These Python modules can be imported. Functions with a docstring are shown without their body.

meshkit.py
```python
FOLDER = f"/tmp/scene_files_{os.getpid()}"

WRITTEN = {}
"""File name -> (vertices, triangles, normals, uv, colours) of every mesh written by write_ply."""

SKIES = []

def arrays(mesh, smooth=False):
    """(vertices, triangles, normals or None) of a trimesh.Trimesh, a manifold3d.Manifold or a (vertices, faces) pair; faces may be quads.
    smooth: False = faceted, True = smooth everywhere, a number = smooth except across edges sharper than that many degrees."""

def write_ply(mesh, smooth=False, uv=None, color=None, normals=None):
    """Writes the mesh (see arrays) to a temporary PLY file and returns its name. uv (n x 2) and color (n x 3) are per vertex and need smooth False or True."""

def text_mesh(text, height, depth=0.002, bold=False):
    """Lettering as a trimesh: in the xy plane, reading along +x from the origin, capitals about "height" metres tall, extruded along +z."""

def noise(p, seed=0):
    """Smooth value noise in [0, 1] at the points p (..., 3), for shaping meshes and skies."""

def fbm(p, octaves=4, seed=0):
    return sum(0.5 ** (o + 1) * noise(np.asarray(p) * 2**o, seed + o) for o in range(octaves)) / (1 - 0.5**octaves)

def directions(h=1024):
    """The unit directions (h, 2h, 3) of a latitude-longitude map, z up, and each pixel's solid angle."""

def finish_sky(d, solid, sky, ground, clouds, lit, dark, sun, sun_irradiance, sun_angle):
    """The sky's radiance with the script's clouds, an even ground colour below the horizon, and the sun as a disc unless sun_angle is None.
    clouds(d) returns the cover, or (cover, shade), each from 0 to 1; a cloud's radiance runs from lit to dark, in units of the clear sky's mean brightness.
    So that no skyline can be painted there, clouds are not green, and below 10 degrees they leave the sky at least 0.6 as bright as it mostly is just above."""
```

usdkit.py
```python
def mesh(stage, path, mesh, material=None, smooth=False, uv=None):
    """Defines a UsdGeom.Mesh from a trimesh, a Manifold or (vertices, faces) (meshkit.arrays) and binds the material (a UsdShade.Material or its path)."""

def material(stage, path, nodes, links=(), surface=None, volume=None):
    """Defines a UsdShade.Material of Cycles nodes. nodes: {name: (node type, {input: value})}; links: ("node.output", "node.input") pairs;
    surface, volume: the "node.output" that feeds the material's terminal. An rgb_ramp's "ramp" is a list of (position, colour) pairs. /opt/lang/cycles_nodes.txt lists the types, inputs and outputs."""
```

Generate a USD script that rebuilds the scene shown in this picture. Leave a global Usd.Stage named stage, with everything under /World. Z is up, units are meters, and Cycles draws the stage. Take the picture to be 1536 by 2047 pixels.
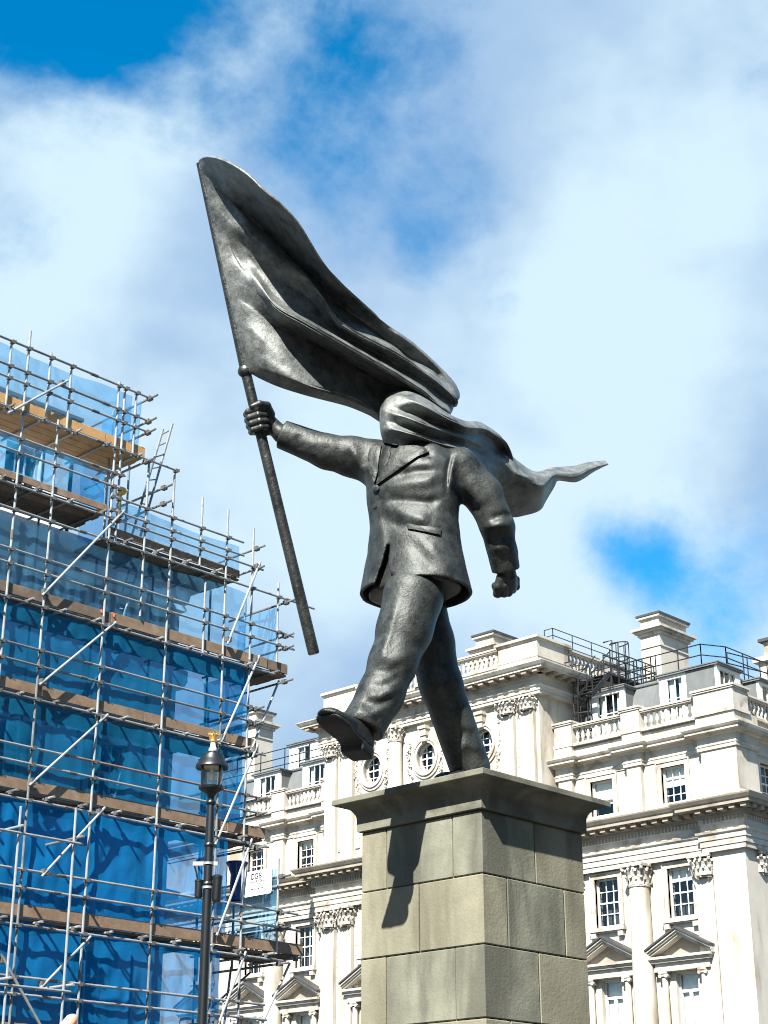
"""A bronze statue of a striding man with a flag, on a stone pedestal in a city square, beside a scaffolded facade."""
import math, random
import numpy as np
import trimesh, usdkit, meshkit
from pxr import Gf, Sdf, Usd, UsdGeom, UsdLux, UsdShade

stage = Usd.Stage.CreateInMemory()
UsdGeom.SetStageUpAxis(stage, UsdGeom.Tokens.z)
UsdGeom.SetStageMetersPerUnit(stage, 1.0)
UsdGeom.Xform.Define(stage, "/World")
UsdGeom.Scope.Define(stage, "/World/Looks")

# ------------------------------------------------------------------ camera, sky, sun, exposure
EYE = np.array([0.0, 0.0, 1.6])
PITCH, HEADING = math.radians(22.5), math.radians(43.66)
FPX = 3382.0                                    # focal length in pixels of the 1536 x 2047 photograph
FWD = np.array([math.cos(PITCH) * math.cos(HEADING), math.cos(PITCH) * math.sin(HEADING), math.sin(PITCH)])
RIGHT = np.array([math.sin(HEADING), -math.cos(HEADING), 0.0])
UPV = np.cross(RIGHT, FWD)
cam = UsdGeom.Camera.Define(stage, "/World/camera")
cam.CreateHorizontalApertureAttr(24.0)
cam.CreateVerticalApertureAttr(24.0 * 2047 / 1536)
cam.CreateFocalLengthAttr(24.0 * FPX / 1536)
cam.CreateClippingRangeAttr(Gf.Vec2f(0.1, 5000))
cam.CreateExposureAttr(1.78)
_m = Gf.Matrix4d(*[float(x) for x in (*RIGHT, 0, *UPV, 0, *(-FWD), 0, *EYE, 1)])
cam.AddTransformOp().Set(_m)

SUN = np.array([-0.654, -0.269, 0.706]); SUN /= np.linalg.norm(SUN)
sun = UsdLux.DistantLight.Define(stage, "/World/sun_light")
sun.CreateIntensityAttr(1.25); sun.CreateAngleAttr(0.53); sun.CreateNormalizeAttr(True); sun.CreateColorAttr(Gf.Vec3f(1.0, 0.955, 0.885))
_z = SUN; _x = np.cross([0, 0, 1.0], _z); _x /= np.linalg.norm(_x); _y = np.cross(_z, _x)
sun.AddTransformOp().Set(Gf.Matrix4d(*[float(v) for v in (*_x, 0, *_y, 0, *_z, 0, 0, 0, 0, 1)]))
SUN_EL, SUN_ROT = math.asin(SUN[2]), math.atan2(SUN[0], SUN[1])


def pixel_direction(px, py):
    """The direction in which the photograph sees something far away."""
    d = FWD * FPX + RIGHT * (px - 768) + UPV * (1023.5 - py)
    return d / np.linalg.norm(d)


def sky_material():
    n = {"tc": ("texture_coordinate", {}),
         "sky": ("sky_texture", {"sky_type": "single_scattering", "sun_disc": False, "sun_elevation": SUN_EL, "sun_rotation": SUN_ROT, "altitude": 50.0, "air_density": 1.0, "aerosol_density": 0.6, "ozone_density": 2.0}),
         "deep": ("hsv", {"hue": 0.49, "saturation": 1.5, "value": 1.35, "fac": 1.0}),
         "map": ("mapping", {"mapping_type": "point", "location": (3.1, 1.7, 0.4), "scale": (1.0, 1.0, 1.25)}),
         "big": ("noise_texture", {"scale": 3.4, "detail": 9.0, "roughness": 0.56, "distortion": 0.08}),
         "fine": ("noise_texture", {"scale": 8.5, "detail": 10.0, "roughness": 0.62, "distortion": 0.12}),
         "shade": ("noise_texture", {"scale": 5.2, "detail": 6.0, "roughness": 0.5}),
         "mixn": ("mix_float", {"fac": 0.42}),
         "cover": ("map_range", {"range_type": "smoothstep", "from_min": 0.42, "from_max": 0.64, "to_min": 0.0, "to_max": 1.0, "clamp": True}),
         "shade_r": ("map_range", {"range_type": "smoothstep", "from_min": 0.36, "from_max": 0.62, "to_min": 0.0, "to_max": 1.0, "clamp": True}),
         "ccol": ("mix_color", {"a": CLOUD_DARK, "b": CLOUD_LIT}),
         "mixc": ("mix_color", {"use_clamp": False}),
         "bg": ("background_shader", {"strength": 0.05})}
    l = [("tc.generated", "map.vector"), ("map.vector", "big.vector"), ("map.vector", "fine.vector"), ("map.vector", "shade.vector"),
         ("sky.color", "deep.color"), ("big.fac", "mixn.a"), ("fine.fac", "mixn.b"),
         ("shade.fac", "shade_r.value"), ("shade_r.result", "ccol.fac"),
         ("cover.result", "mixc.fac"), ("deep.color", "mixc.a"), ("ccol.result", "mixc.b"), ("mixc.result", "bg.color")]
    # the gaps between the clouds: soft holes, each round its own direction, torn by the noise
    last = "mixn.result"
    for i, (px, py, r, w) in enumerate(SKY_GAPS):
        d = pixel_direction(px, py)
        n[f"nv{i}"] = ("vector_math", {"math_type": "normalize"})
        n[f"dv{i}"] = ("vector_math", {"math_type": "distance", "vector2": tuple(d)})
        n[f"g{i}"] = ("map_range", {"range_type": "smoothstep", "from_min": 0.0, "from_max": r, "to_min": w, "to_max": 0.0, "clamp": True})
        n[f"s{i}"] = ("math", {"math_type": "subtract"})
        l += [("tc.generated", f"nv{i}.vector1"), (f"nv{i}.vector", f"dv{i}.vector1"), (f"dv{i}.value", f"g{i}.value"), (last, f"s{i}.value1"), (f"g{i}.result", f"s{i}.value2")]
        last = f"s{i}.value"
    l.append((last, "cover.value"))
    return usdkit.material(stage, "/World/Looks/sky", n, l, surface="bg.background")


CLOUD_LIT, CLOUD_DARK = (4.15, 5.3, 6.05), (2.35, 3.45, 4.9)
SKY_GAPS = [(800, 1000, 0.62, -0.13), (200, -10, 0.13, 0.22), (690, 215, 0.115, 0.175), (490, 150, 0.06, -0.05), (1262, 1130, 0.05, 0.175), (920, 460, 0.06, 0.10), (1010, 600, 0.035, 0.12), (120, 390, 0.07, 0.06),
            (1250, 350, 0.24, -0.10), (300, 640, 0.18, -0.10), (1050, 880, 0.14, -0.08), (180, 220, 0.07, -0.05), (1400, 800, 0.12, -0.06)]
dome = UsdLux.DomeLight.Define(stage, "/World/sky")
dome.CreateIntensityAttr(1.0)
UsdShade.MaterialBindingAPI.Apply(dome.GetPrim()).Bind(sky_material())
dome.GetPrim().SetCustomDataByKey("kind", "structure")

# ------------------------------------------------------------------ helpers
taken = {}


def numbered(path):
    k = taken.get(path, 0)
    taken[path] = k + 1
    return path if k == 0 else f"{path}_{k:03d}"


def path_of(parent):
    return "/World" if parent is None else str(parent if isinstance(parent, (str, Sdf.Path)) else parent.GetPath())


def part(name, mesh, mat, parent=None, smooth=False, label=None, kind=None):
    """One Mesh prim, under a thing (or a part of it), or under /World."""
    m = usdkit.mesh(stage, numbered(f"{path_of(parent)}/{name}"), mesh, M[mat], smooth=smooth)
    m.CreateDoubleSidedAttr(True)
    p = m.GetPrim()
    if label: p.SetCustomDataByKey("label", label)
    if kind: p.SetCustomDataByKey("kind", kind)
    return p


def tag(p, label=None, cat=None, group=None, kind=None):
    for k, v in (("label", label), ("category", cat), ("group", group), ("kind", kind)):
        if v: p.SetCustomDataByKey(k, v)
    return p


def thing(name, label, cat, group=None, loc=None):
    x = UsdGeom.Xform.Define(stage, numbered(f"/World/{name}"))
    if loc is not None: x.AddTranslateOp().Set(Gf.Vec3d(*map(float, loc)))
    return tag(x.GetPrim(), label, cat, group)


def holder(name, parent):
    return UsdGeom.Xform.Define(stage, numbered(f"{path_of(parent)}/{name}")).GetPrim()


class MB:
    """Collects shapes that become one mesh."""
    def __init__(s): s.v, s.f, s.n = [], [], 0
    def add(s, v, f):
        v, f = np.asarray(v, float).reshape(-1, 3), np.asarray(f, int)
        if f.shape[1] == 4: f = np.vstack([f[:, [0, 1, 2]], f[:, [0, 2, 3]]])
        s.v.append(v); s.f.append(f + s.n); s.n += len(v); return s
    def tm(s, m): return s.add(m.vertices, m.faces)
    def box(s, lo, hi):
        (x0, y0, z0), (x1, y1, z1) = np.minimum(lo, hi), np.maximum(lo, hi)
        v = [(x0, y0, z0), (x1, y0, z0), (x1, y1, z0), (x0, y1, z0), (x0, y0, z1), (x1, y0, z1), (x1, y1, z1), (x0, y1, z1)]
        return s.add(v, [(0, 3, 2, 1), (4, 5, 6, 7), (0, 1, 5, 4), (1, 2, 6, 5), (2, 3, 7, 6), (3, 0, 4, 7)])
    def obox(s, c, ax, ay, az):
        """A box round c with half axes ax, ay, az."""
        c, ax, ay, az = map(np.asarray, (c, ax, ay, az))
        v = [c + i * ax + j * ay + k * az for k in (-1, 1) for j in (-1, 1) for i in (-1, 1)]
        f = [(0, 2, 3, 1), (4, 5, 7, 6), (0, 1, 5, 4), (1, 3, 7, 5), (3, 2, 6, 7), (2, 0, 4, 6)]
        if np.dot(np.cross(ax, ay), az) < 0: f = [q[::-1] for q in f]
        return s.add(v, f)
    def bar(s, a, b, w, h, up=(0, 0, 1)):
        a, b = np.asarray(a, float), np.asarray(b, float)
        d = b - a; L = np.linalg.norm(d); d /= L
        u = np.asarray(up, float)
        if abs(d @ u) > 0.95: u = np.array([1.0, 0, 0])
        e = np.cross(d, u); e /= np.linalg.norm(e); g = np.cross(e, d)
        return s.obox((a + b) / 2, d * L / 2, e * w / 2, g * h / 2)
    def tube(s, pts, r, sides=8, caps=True):
        p = np.asarray(pts, float); k = len(p)
        t = np.gradient(p, axis=0); t /= np.linalg.norm(t, axis=1, keepdims=True) + 1e-12
        ref = np.array([0, 0, 1.0]) if abs(t[:, 2]).mean() < 0.9 else np.array([1.0, 0, 0])
        a = np.cross(t, ref); a /= np.linalg.norm(a, axis=1, keepdims=True) + 1e-12
        b = np.cross(t, a); th = np.arange(sides) * 2 * math.pi / sides
        r = np.broadcast_to(r, (k,))
        v = p[:, None] + r[:, None, None] * (np.cos(th)[None, :, None] * a[:, None] + np.sin(th)[None, :, None] * b[:, None])
        f = []
        for i in range(k - 1):
            for j in range(sides):
                j2 = (j + 1) % sides
                f.append((i * sides + j, i * sides + j2, (i + 1) * sides + j2, (i + 1) * sides + j))
        s.add(v.reshape(-1, 3), f)
        if caps:
            for row, flip in ((0, True), (k - 1, False)):
                c = np.vstack([v[row], p[row][None]])
                tri = [(j, (j + 1) % sides, sides) for j in range(sides)]
                s.add(c, [q[::-1] for q in tri] if flip else tri)
        return s
    def lathe(s, prof, base, sides=12, frame=None):
        """prof: (radius, height) pairs from the bottom up, round the z axis at base."""
        prof = np.asarray(prof, float); k = len(prof); th = np.arange(sides) * 2 * math.pi / sides
        v = np.stack([prof[:, :1] * np.cos(th), prof[:, :1] * np.sin(th), np.repeat(prof[:, 1:], sides, 1)], -1)
        f = [(i * sides + j, i * sides + (j + 1) % sides, (i + 1) * sides + (j + 1) % sides, (i + 1) * sides + j) for i in range(k - 1) for j in range(sides)]
        v = v.reshape(-1, 3)
        if frame is not None: v = v @ np.asarray(frame)
        s.add(v + np.asarray(base, float), f)
        return s
    def prism(s, poly, lo, hi, to):
        """A polygon (a, b) extruded from lo to hi; to(a, b, c) gives the world point."""
        from shapely.geometry import Polygon
        m = trimesh.creation.extrude_polygon(Polygon(poly), hi - lo, engine="earcut")
        v = np.array([to(a, b, c + lo) for a, b, c in m.vertices])
        tri = v[m.faces]
        if np.einsum("ij,ij->i", tri[:, 0], np.cross(tri[:, 1], tri[:, 2])).sum() < 0: return s.add(v, m.faces[:, ::-1])
        return s.add(v, m.faces)
    def mesh(s): return np.vstack(s.v), np.vstack(s.f)


def bevel_box(lo, hi, b):
    """A box whose edges are chamfered by b."""
    lo, hi = np.asarray(lo, float), np.asarray(hi, float)
    pts = []
    for k in range(3):
        for sx in (0, 1):
            for sy in (0, 1):
                for sz in (0, 1):
                    p = np.array([(lo, hi)[sx][0], (lo, hi)[sy][1], (lo, hi)[sz][2]])
                    q = p + b * np.where([sx, sy, sz], -1.0, 1.0); q[k] = p[k]
                    pts.append(q)
    h = trimesh.convex.convex_hull(np.array(pts))
    return np.array(h.vertices), np.array(h.faces)


def sweep(path, prof, closed=False):
    """Sweeps a closed profile of (out, z) points along a plan polyline with mitred corners; out is to the right of the way."""
    P = np.asarray(path, float); k = len(P)
    d = np.diff(P, axis=0); d /= np.linalg.norm(d, axis=1, keepdims=True)
    nrm = np.stack([d[:, 1], -d[:, 0]], 1)
    off = np.zeros_like(P)
    for i in range(k):
        a, b = nrm[max(i - 1, 0)], nrm[min(i, k - 2)]
        off[i] = (a + b) / (1 + a @ b)
    prof = np.asarray(prof, float); m = len(prof)
    v = np.concatenate([np.stack([P[:, 0] + off[:, 0] * o, P[:, 1] + off[:, 1] * o, np.full(k, z)], 1)[:, None] for o, z in prof], 1)
    f = []
    for i in range(k - 1):
        for j in range(m):
            j2 = (j + 1) % m
            f.append((i * m + j, i * m + j2, (i + 1) * m + j2, (i + 1) * m + j))
    mb = MB().add(v.reshape(-1, 3), f)
    import shapely
    tri = trimesh.creation.triangulate_polygon(shapely.Polygon(prof), engine="earcut")
    for row in (0, k - 1):
        o = tri[0]; pts = np.stack([P[row, 0] + off[row, 0] * o[:, 0], P[row, 1] + off[row, 1] * o[:, 0], o[:, 1]], 1)
        mb.add(pts, tri[1])
    return mb.mesh()


# ------------------------------------------------------------------ materials
M = {}


def coords(n, l, scale=(1, 1, 1)):
    n["geo"] = ("geometry", {})
    n["mp"] = ("mapping", {"mapping_type": "point", "scale": scale})
    l.append(("geo.position", "mp.vector"))


def mat(name, color, rough=0.6, var=0.12, scale=3.0, metallic=0.0, bump=0.0, bump_scale=40.0, spec=0.5, stain=None, stain_scale=1.2, streak=False, extra=None, bump_dist=0.01, stain_at=0.5):
    """Principled material with two noises of tone, optional stains and fine relief."""
    n, l = {}, []
    coords(n, l)
    c = np.array(color, float)
    n["n1"] = ("noise_texture", {"scale": scale, "detail": 6.0, "roughness": 0.6})
    n["r1"] = ("rgb_ramp", {"ramp": [(0.3, tuple(c * (1 - var))), (0.7, tuple(np.minimum(c * (1 + var), 1)))]})
    l += [("mp.vector", "n1.vector"), ("n1.fac", "r1.fac")]
    out = "r1.color"
    if stain is not None:
        n["mp2"] = ("mapping", {"mapping_type": "point", "scale": (1.0, 1.0, 0.25) if streak else (1, 1, 1)})
        n["n2"] = ("noise_texture", {"scale": stain_scale, "detail": 7.0, "roughness": 0.62, "distortion": 0.4})
        n["f2"] = ("map_range", {"range_type": "smoothstep", "from_min": stain_at, "from_max": stain_at + 0.22, "to_min": 0.0, "to_max": 0.8, "clamp": True})
        n["m2"] = ("mix_color", {"b": tuple(stain)})
        l += [("geo.position", "mp2.vector"), ("mp2.vector", "n2.vector"), ("n2.fac", "f2.value"), ("f2.result", "m2.fac"), (out, "m2.a")]
        out = "m2.result"
    n["p"] = ("principled_bsdf", {"roughness": rough, "metallic": metallic, "specular_ior_level": spec, **(extra or {})})
    l.append((out, "p.base_color"))
    if bump:
        n["nb"] = ("noise_texture", {"scale": bump_scale, "detail": 5.0, "roughness": 0.6})
        n["b"] = ("bump", {"strength": bump, "distance": bump_dist})
        l += [("mp.vector", "nb.vector"), ("nb.fac", "b.height"), ("b.normal", "p.normal")]
    M[name] = usdkit.material(stage, f"/World/Looks/{name}", n, l, surface="p.BSDF")
    return M[name]


def net_material(name, color, through):
    n = {"d": ("diffuse_bsdf", {"color": color}), "t": ("translucent_bsdf", {"color": color}), "a": ("mix_closure", {"fac": 0.55}),
         "x": ("transparent_bsdf", {"color": tuple(min(1.0, 0.45 + 0.55 * c * 1.6) for c in color)}), "m": ("mix_closure", {"fac": through}),
         "geo": ("geometry", {}), "nz": ("noise_texture", {"scale": 1.3, "detail": 4.0}), "mr": ("map_range", {"from_min": 0.3, "from_max": 0.7, "to_min": through - 0.12, "to_max": through + 0.12, "clamp": True})}
    l = [("d.BSDF", "a.closure1"), ("t.BSDF", "a.closure2"), ("a.closure", "m.closure1"), ("x.BSDF", "m.closure2"), ("geo.position", "nz.vector"), ("nz.fac", "mr.value"), ("mr.result", "m.fac")]
    M[name] = usdkit.material(stage, f"/World/Looks/{name}", n, l, surface="m.closure")


def pane_material(name, tint=(0.86, 0.9, 0.9)):
    """Clear window glass: reflection that grows towards grazing, alike from both sides."""
    n = {"lw": ("layer_weight", {"blend": 0.5}), "pw": ("math", {"math_type": "power", "value2": 4.0}), "f": ("math", {"math_type": "multiply_add", "value2": 0.9, "value3": 0.045}),
         "g": ("glossy_bsdf", {"color": (1, 1, 1), "roughness": 0.02}), "x": ("transparent_bsdf", {"color": tint}), "m": ("mix_closure", {}),
         "geo": ("geometry", {}), "nz": ("noise_texture", {"scale": 1.5, "detail": 1.0}), "b": ("bump", {"strength": 0.08, "distance": 0.05})}
    l = [("lw.facing", "pw.value1"), ("pw.value", "f.value1"), ("f.value", "m.fac"), ("x.BSDF", "m.closure1"), ("g.BSDF", "m.closure2"), ("geo.position", "nz.vector"), ("nz.fac", "b.height"), ("b.normal", "g.normal")]
    M[name] = usdkit.material(stage, f"/World/Looks/{name}", n, l, surface="m.closure")


mat("paving", (0.05, 0.049, 0.046), 0.85, scale=0.8, var=0.2)
mat("asphalt", (0.042, 0.042, 0.042), 0.9, scale=1.0, var=0.2)
mat("portland", (0.385, 0.358, 0.302), 0.8, var=0.12, scale=0.7, stain=(0.19, 0.15, 0.10), stain_at=0.48, stain_scale=0.9, streak=True, bump=0.15, bump_scale=6.0)
mat("portland_soot_shade", (0.23, 0.20, 0.155), 0.85, var=0.2, scale=1.2, stain=(0.12, 0.10, 0.075), stain_scale=0.9, bump=0.15, bump_scale=8.0)  # weathered stone of the cornices; also painted shade in the pediments
mat("portland_trim", (0.385, 0.358, 0.305), 0.8, var=0.14, scale=1.2, stain=(0.15, 0.12, 0.085), stain_at=0.47, stain_scale=1.1, bump=0.15, bump_scale=8.0)
mat("stucco", (0.6, 0.6, 0.59), 0.85, var=0.08, scale=0.8, stain=(0.42, 0.42, 0.4), stain_scale=0.6)
mat("lead", (0.10, 0.108, 0.106), 0.6, var=0.15, scale=1.5, stain=(0.06, 0.066, 0.066), stain_scale=1.2, streak=True)
mat("lead_dark", (0.035, 0.034, 0.034), 0.6, var=0.15, scale=1.5)
mat("white_paint", (0.5, 0.5, 0.485), 0.45, var=0.04)
mat("black_iron", (0.012, 0.012, 0.013), 0.45, var=0.1)
mat("dark_room", (0.022, 0.024, 0.026), 0.9, var=0.2)
mat("blind", (0.62, 0.6, 0.52), 0.8, var=0.05)
mat("curtain", (0.5, 0.52, 0.5), 0.85, var=0.15, scale=5)
pane_material("pane")

# ------------------------------------------------------------------ the ground
g = 4000.0
tag(part("ground", ([(-g, -g, 0), (g, -g, 0), (g, g, 0), (-g, g, 0)], [(0, 1, 2, 3)]), "asphalt"), kind="structure")
tag(part("pavement", MB().box((-14, -14, 0.004), (46, 22, 0.12)).mesh(), "paving"), kind="structure")

# ------------------------------------------------------------------ the pedestal
PX0, PX1, PY0, PY1 = 6.859, 7.742, 5.826, 6.722
mat("pedestal_stone", (0.142, 0.145, 0.108), 0.85, var=0.28, scale=4.0, stain_at=0.4, stain=(0.058, 0.06, 0.043), stain_scale=3.0, streak=True, bump=0.3, bump_scale=60.0)
mat("pedestal_stone_warm", (0.17, 0.163, 0.115), 0.85, var=0.2, scale=3.0, stain_at=0.4, stain=(0.082, 0.075, 0.048), stain_scale=2.6, streak=True, bump=0.3, bump_scale=60.0)
mat("pedestal_stone_grey", (0.12, 0.124, 0.091), 0.85, var=0.24, scale=5.0, stain_at=0.4, stain=(0.055, 0.057, 0.043), stain_scale=3.4, streak=True, bump=0.35, bump_scale=70.0)
mat("cap_stone", (0.13, 0.129, 0.098), 0.85, var=0.2, scale=4.0, stain_at=0.4, stain=(0.056, 0.057, 0.041), stain_scale=3.5, bump=0.25, bump_scale=60.0)
mat("mortar", (0.13, 0.115, 0.08), 0.95)
ped = thing("pedestal", "square pedestal of large olive stone blocks with a wide moulded cap", "pedestal")
JZ = [3.598, 3.258, 2.892, 2.521, 2.15, 1.78, 1.41, 1.04, 0.67]
LJ = [[6.037, 6.53], [6.284], [6.031, 6.531], [6.284], [6.03, 6.53], [6.284], [6.03, 6.53], [6.284]]     # vertical joints on the face towards -x
RJ = [[7.309], [7.059, 7.551], [7.311], [7.06, 7.55], [7.31], [7.06, 7.55], [7.31], [7.06, 7.55]]
rng = random.Random(5)
core = part("core", MB().box((PX0 + .012, PY0 + .012, 0.5), (PX1 - .012, PY1 - .012, 3.6)).mesh(), "mortar", ped)
D = 0.2
for c in range(8):
    z1, z0 = JZ[c] - .003, JZ[c + 1] + .003
    ys = [PY0] + LJ[c] + [PY1]
    xs = [PX0] + RJ[c] + [PX1]
    g2 = .0032
    for side in range(2):
        xa, xb = (PX0, PX0 + D) if side == 0 else (PX1 - D, PX1)
        for a, b in zip(ys, ys[1:]):
            corner0, corner1 = a == PY0, b == PY1
            lo = [xa, a + (0 if corner0 else g2), z0]; hi = [xb, b - (0 if corner1 else g2), z1]
            # the quoins at the near and far corners carry on round the corner
            if side == 0 and corner0: hi[0] = xs[1] - g2
            if side == 1 and corner0: lo[0] = xs[-2] + g2
            o = rng.uniform(-.0025, .0025)
            if side == 0: lo[0] += o
            else: hi[0] += o
            part("stone_block", bevel_box(lo, hi, 0.0045), rng.choice(["pedestal_stone", "pedestal_stone_warm", "pedestal_stone", "pedestal_stone_grey"]), ped)
    for ya, yb in ((PY0, PY0 + D), (PY1 - D, PY1)):
        for a, b in zip(xs[1:-1], xs[2:-1]):
            part("stone_block", bevel_box((a + g2, ya + rng.uniform(-.002, .002), z0), (b - g2, yb, z1), 0.0045), rng.choice(["pedestal_stone", "pedestal_stone_grey"]), ped)
part("base", sweep([(PX1, PY1), (PX0, PY1), (PX0, PY0), (PX1, PY0), (PX1, PY1)], [(-.3, 0.125), (.22, 0.125), (.22, .4), (.14, .46), (.10, .56), (.03, .665), (-.3, .665)]), "pedestal_stone", ped)
# the cap: a fillet, a deep cavetto and a square edge
prof = [(-.35, 3.6), (.012, 3.6), (.020, 3.602), (.020, 3.668)]
for i in range(9):
    t = i / 8 * math.pi / 2
    prof.append((.020 + .090 * (1 - math.cos(t)), 3.668 + .082 * math.sin(t)))
prof += [(.1205, 3.751), (.1225, 3.754), (.1225, 3.780), (.1205, 3.784), (-.35, 3.784)]


def loop(x0, x1, y0, y1): return [(x1, (y0 + y1) / 2), (x1, y1), (x0, y1), (x0, y0), (x1, y0), (x1, (y0 + y1) / 2)]


part("cap", sweep(loop(PX0, PX1, PY0, PY1), prof), "cap_stone", ped)
part("cap_top", MB().box((PX0 + .3, PY0 + .3, 3.7), (PX1 - .3, PY1 - .3, 3.783)).mesh(), "cap_stone", ped)
CAP_Z = 3.784

# ------------------------------------------------------------------ the statue
def ray(px, py):
    return FWD * FPX + RIGHT * (px - 768) + UPV * (1023.5 - py)


def on_y(px, py, y):
    d = ray(px, py); return EYE + d * ((y - EYE[1]) / d[1])


def on_x(px, py, x):
    d = ray(px, py); return EYE + d * ((x - EYE[0]) / d[0])


def seen(p):
    """Where points stand in the photograph, in its pixels."""
    q = np.asarray(p) - EYE; z = q @ FWD
    return 768 + FPX * (q @ RIGHT) / z, 1023.5 - FPX * (q @ UPV) / z


def surface_nets(d, lo, h):
    """The zero surface of a sampled field d (negative inside) as a quad mesh."""
    nx, ny, nz = d.shape
    s = d < 0
    c = [d[i:nx - 1 + i, j:ny - 1 + j, k:nz - 1 + k] for i in (0, 1) for j in (0, 1) for k in (0, 1)]
    off = np.array([(i, j, k) for i in (0, 1) for j in (0, 1) for k in (0, 1)], float)
    n_in = sum((x < 0).astype(np.int8) for x in c)
    I = np.argwhere((n_in > 0) & (n_in < 8))
    vals = np.stack([x[I[:, 0], I[:, 1], I[:, 2]] for x in c], 1)
    acc, cnt = np.zeros((len(I), 3)), np.zeros(len(I))
    for a in range(8):
        for b in range(a + 1, 8):
            if np.abs(off[a] - off[b]).sum() != 1: continue
            va, vb = vals[:, a], vals[:, b]
            m = (va < 0) != (vb < 0)
            t = va[m] / (va[m] - vb[m])
            acc[m] += off[a] + t[:, None] * (off[b] - off[a]); cnt[m] += 1
    v = (I + acc / cnt[:, None]) * h + lo
    idx = -np.ones((nx - 1, ny - 1, nz - 1), int); idx[I[:, 0], I[:, 1], I[:, 2]] = np.arange(len(I))
    quads = []
    for ax in range(3):
        a = [slice(0, n) for n in (nx, ny, nz)]; b = list(a)
        a[ax] = slice(0, -1); b[ax] = slice(1, None)
        sa, sb = s[tuple(a)], s[tuple(b)]
        E = np.argwhere(sa != sb)
        o1, o2 = [k for k in range(3) if k != ax]
        E = E[(E[:, o1] > 0) & (E[:, o2] > 0) & (E[:, o1] < d.shape[o1] - 1) & (E[:, o2] < d.shape[o2] - 1)]
        e1, e2 = np.eye(3, dtype=int)[o1], np.eye(3, dtype=int)[o2]
        q = np.stack([idx[tuple((E - e1 - e2).T)], idx[tuple((E - e2).T)], idx[tuple(E.T)], idx[tuple((E - e1).T)]], 1)
        flip = sa[tuple(E.T)] if ax != 1 else ~sa[tuple(E.T)]
        q[~flip] = q[~flip][:, ::-1]
        quads.append(q)
    f = np.vstack(quads)
    return v, np.vstack([f[:, [0, 1, 2]], f[:, [0, 2, 3]]])


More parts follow.
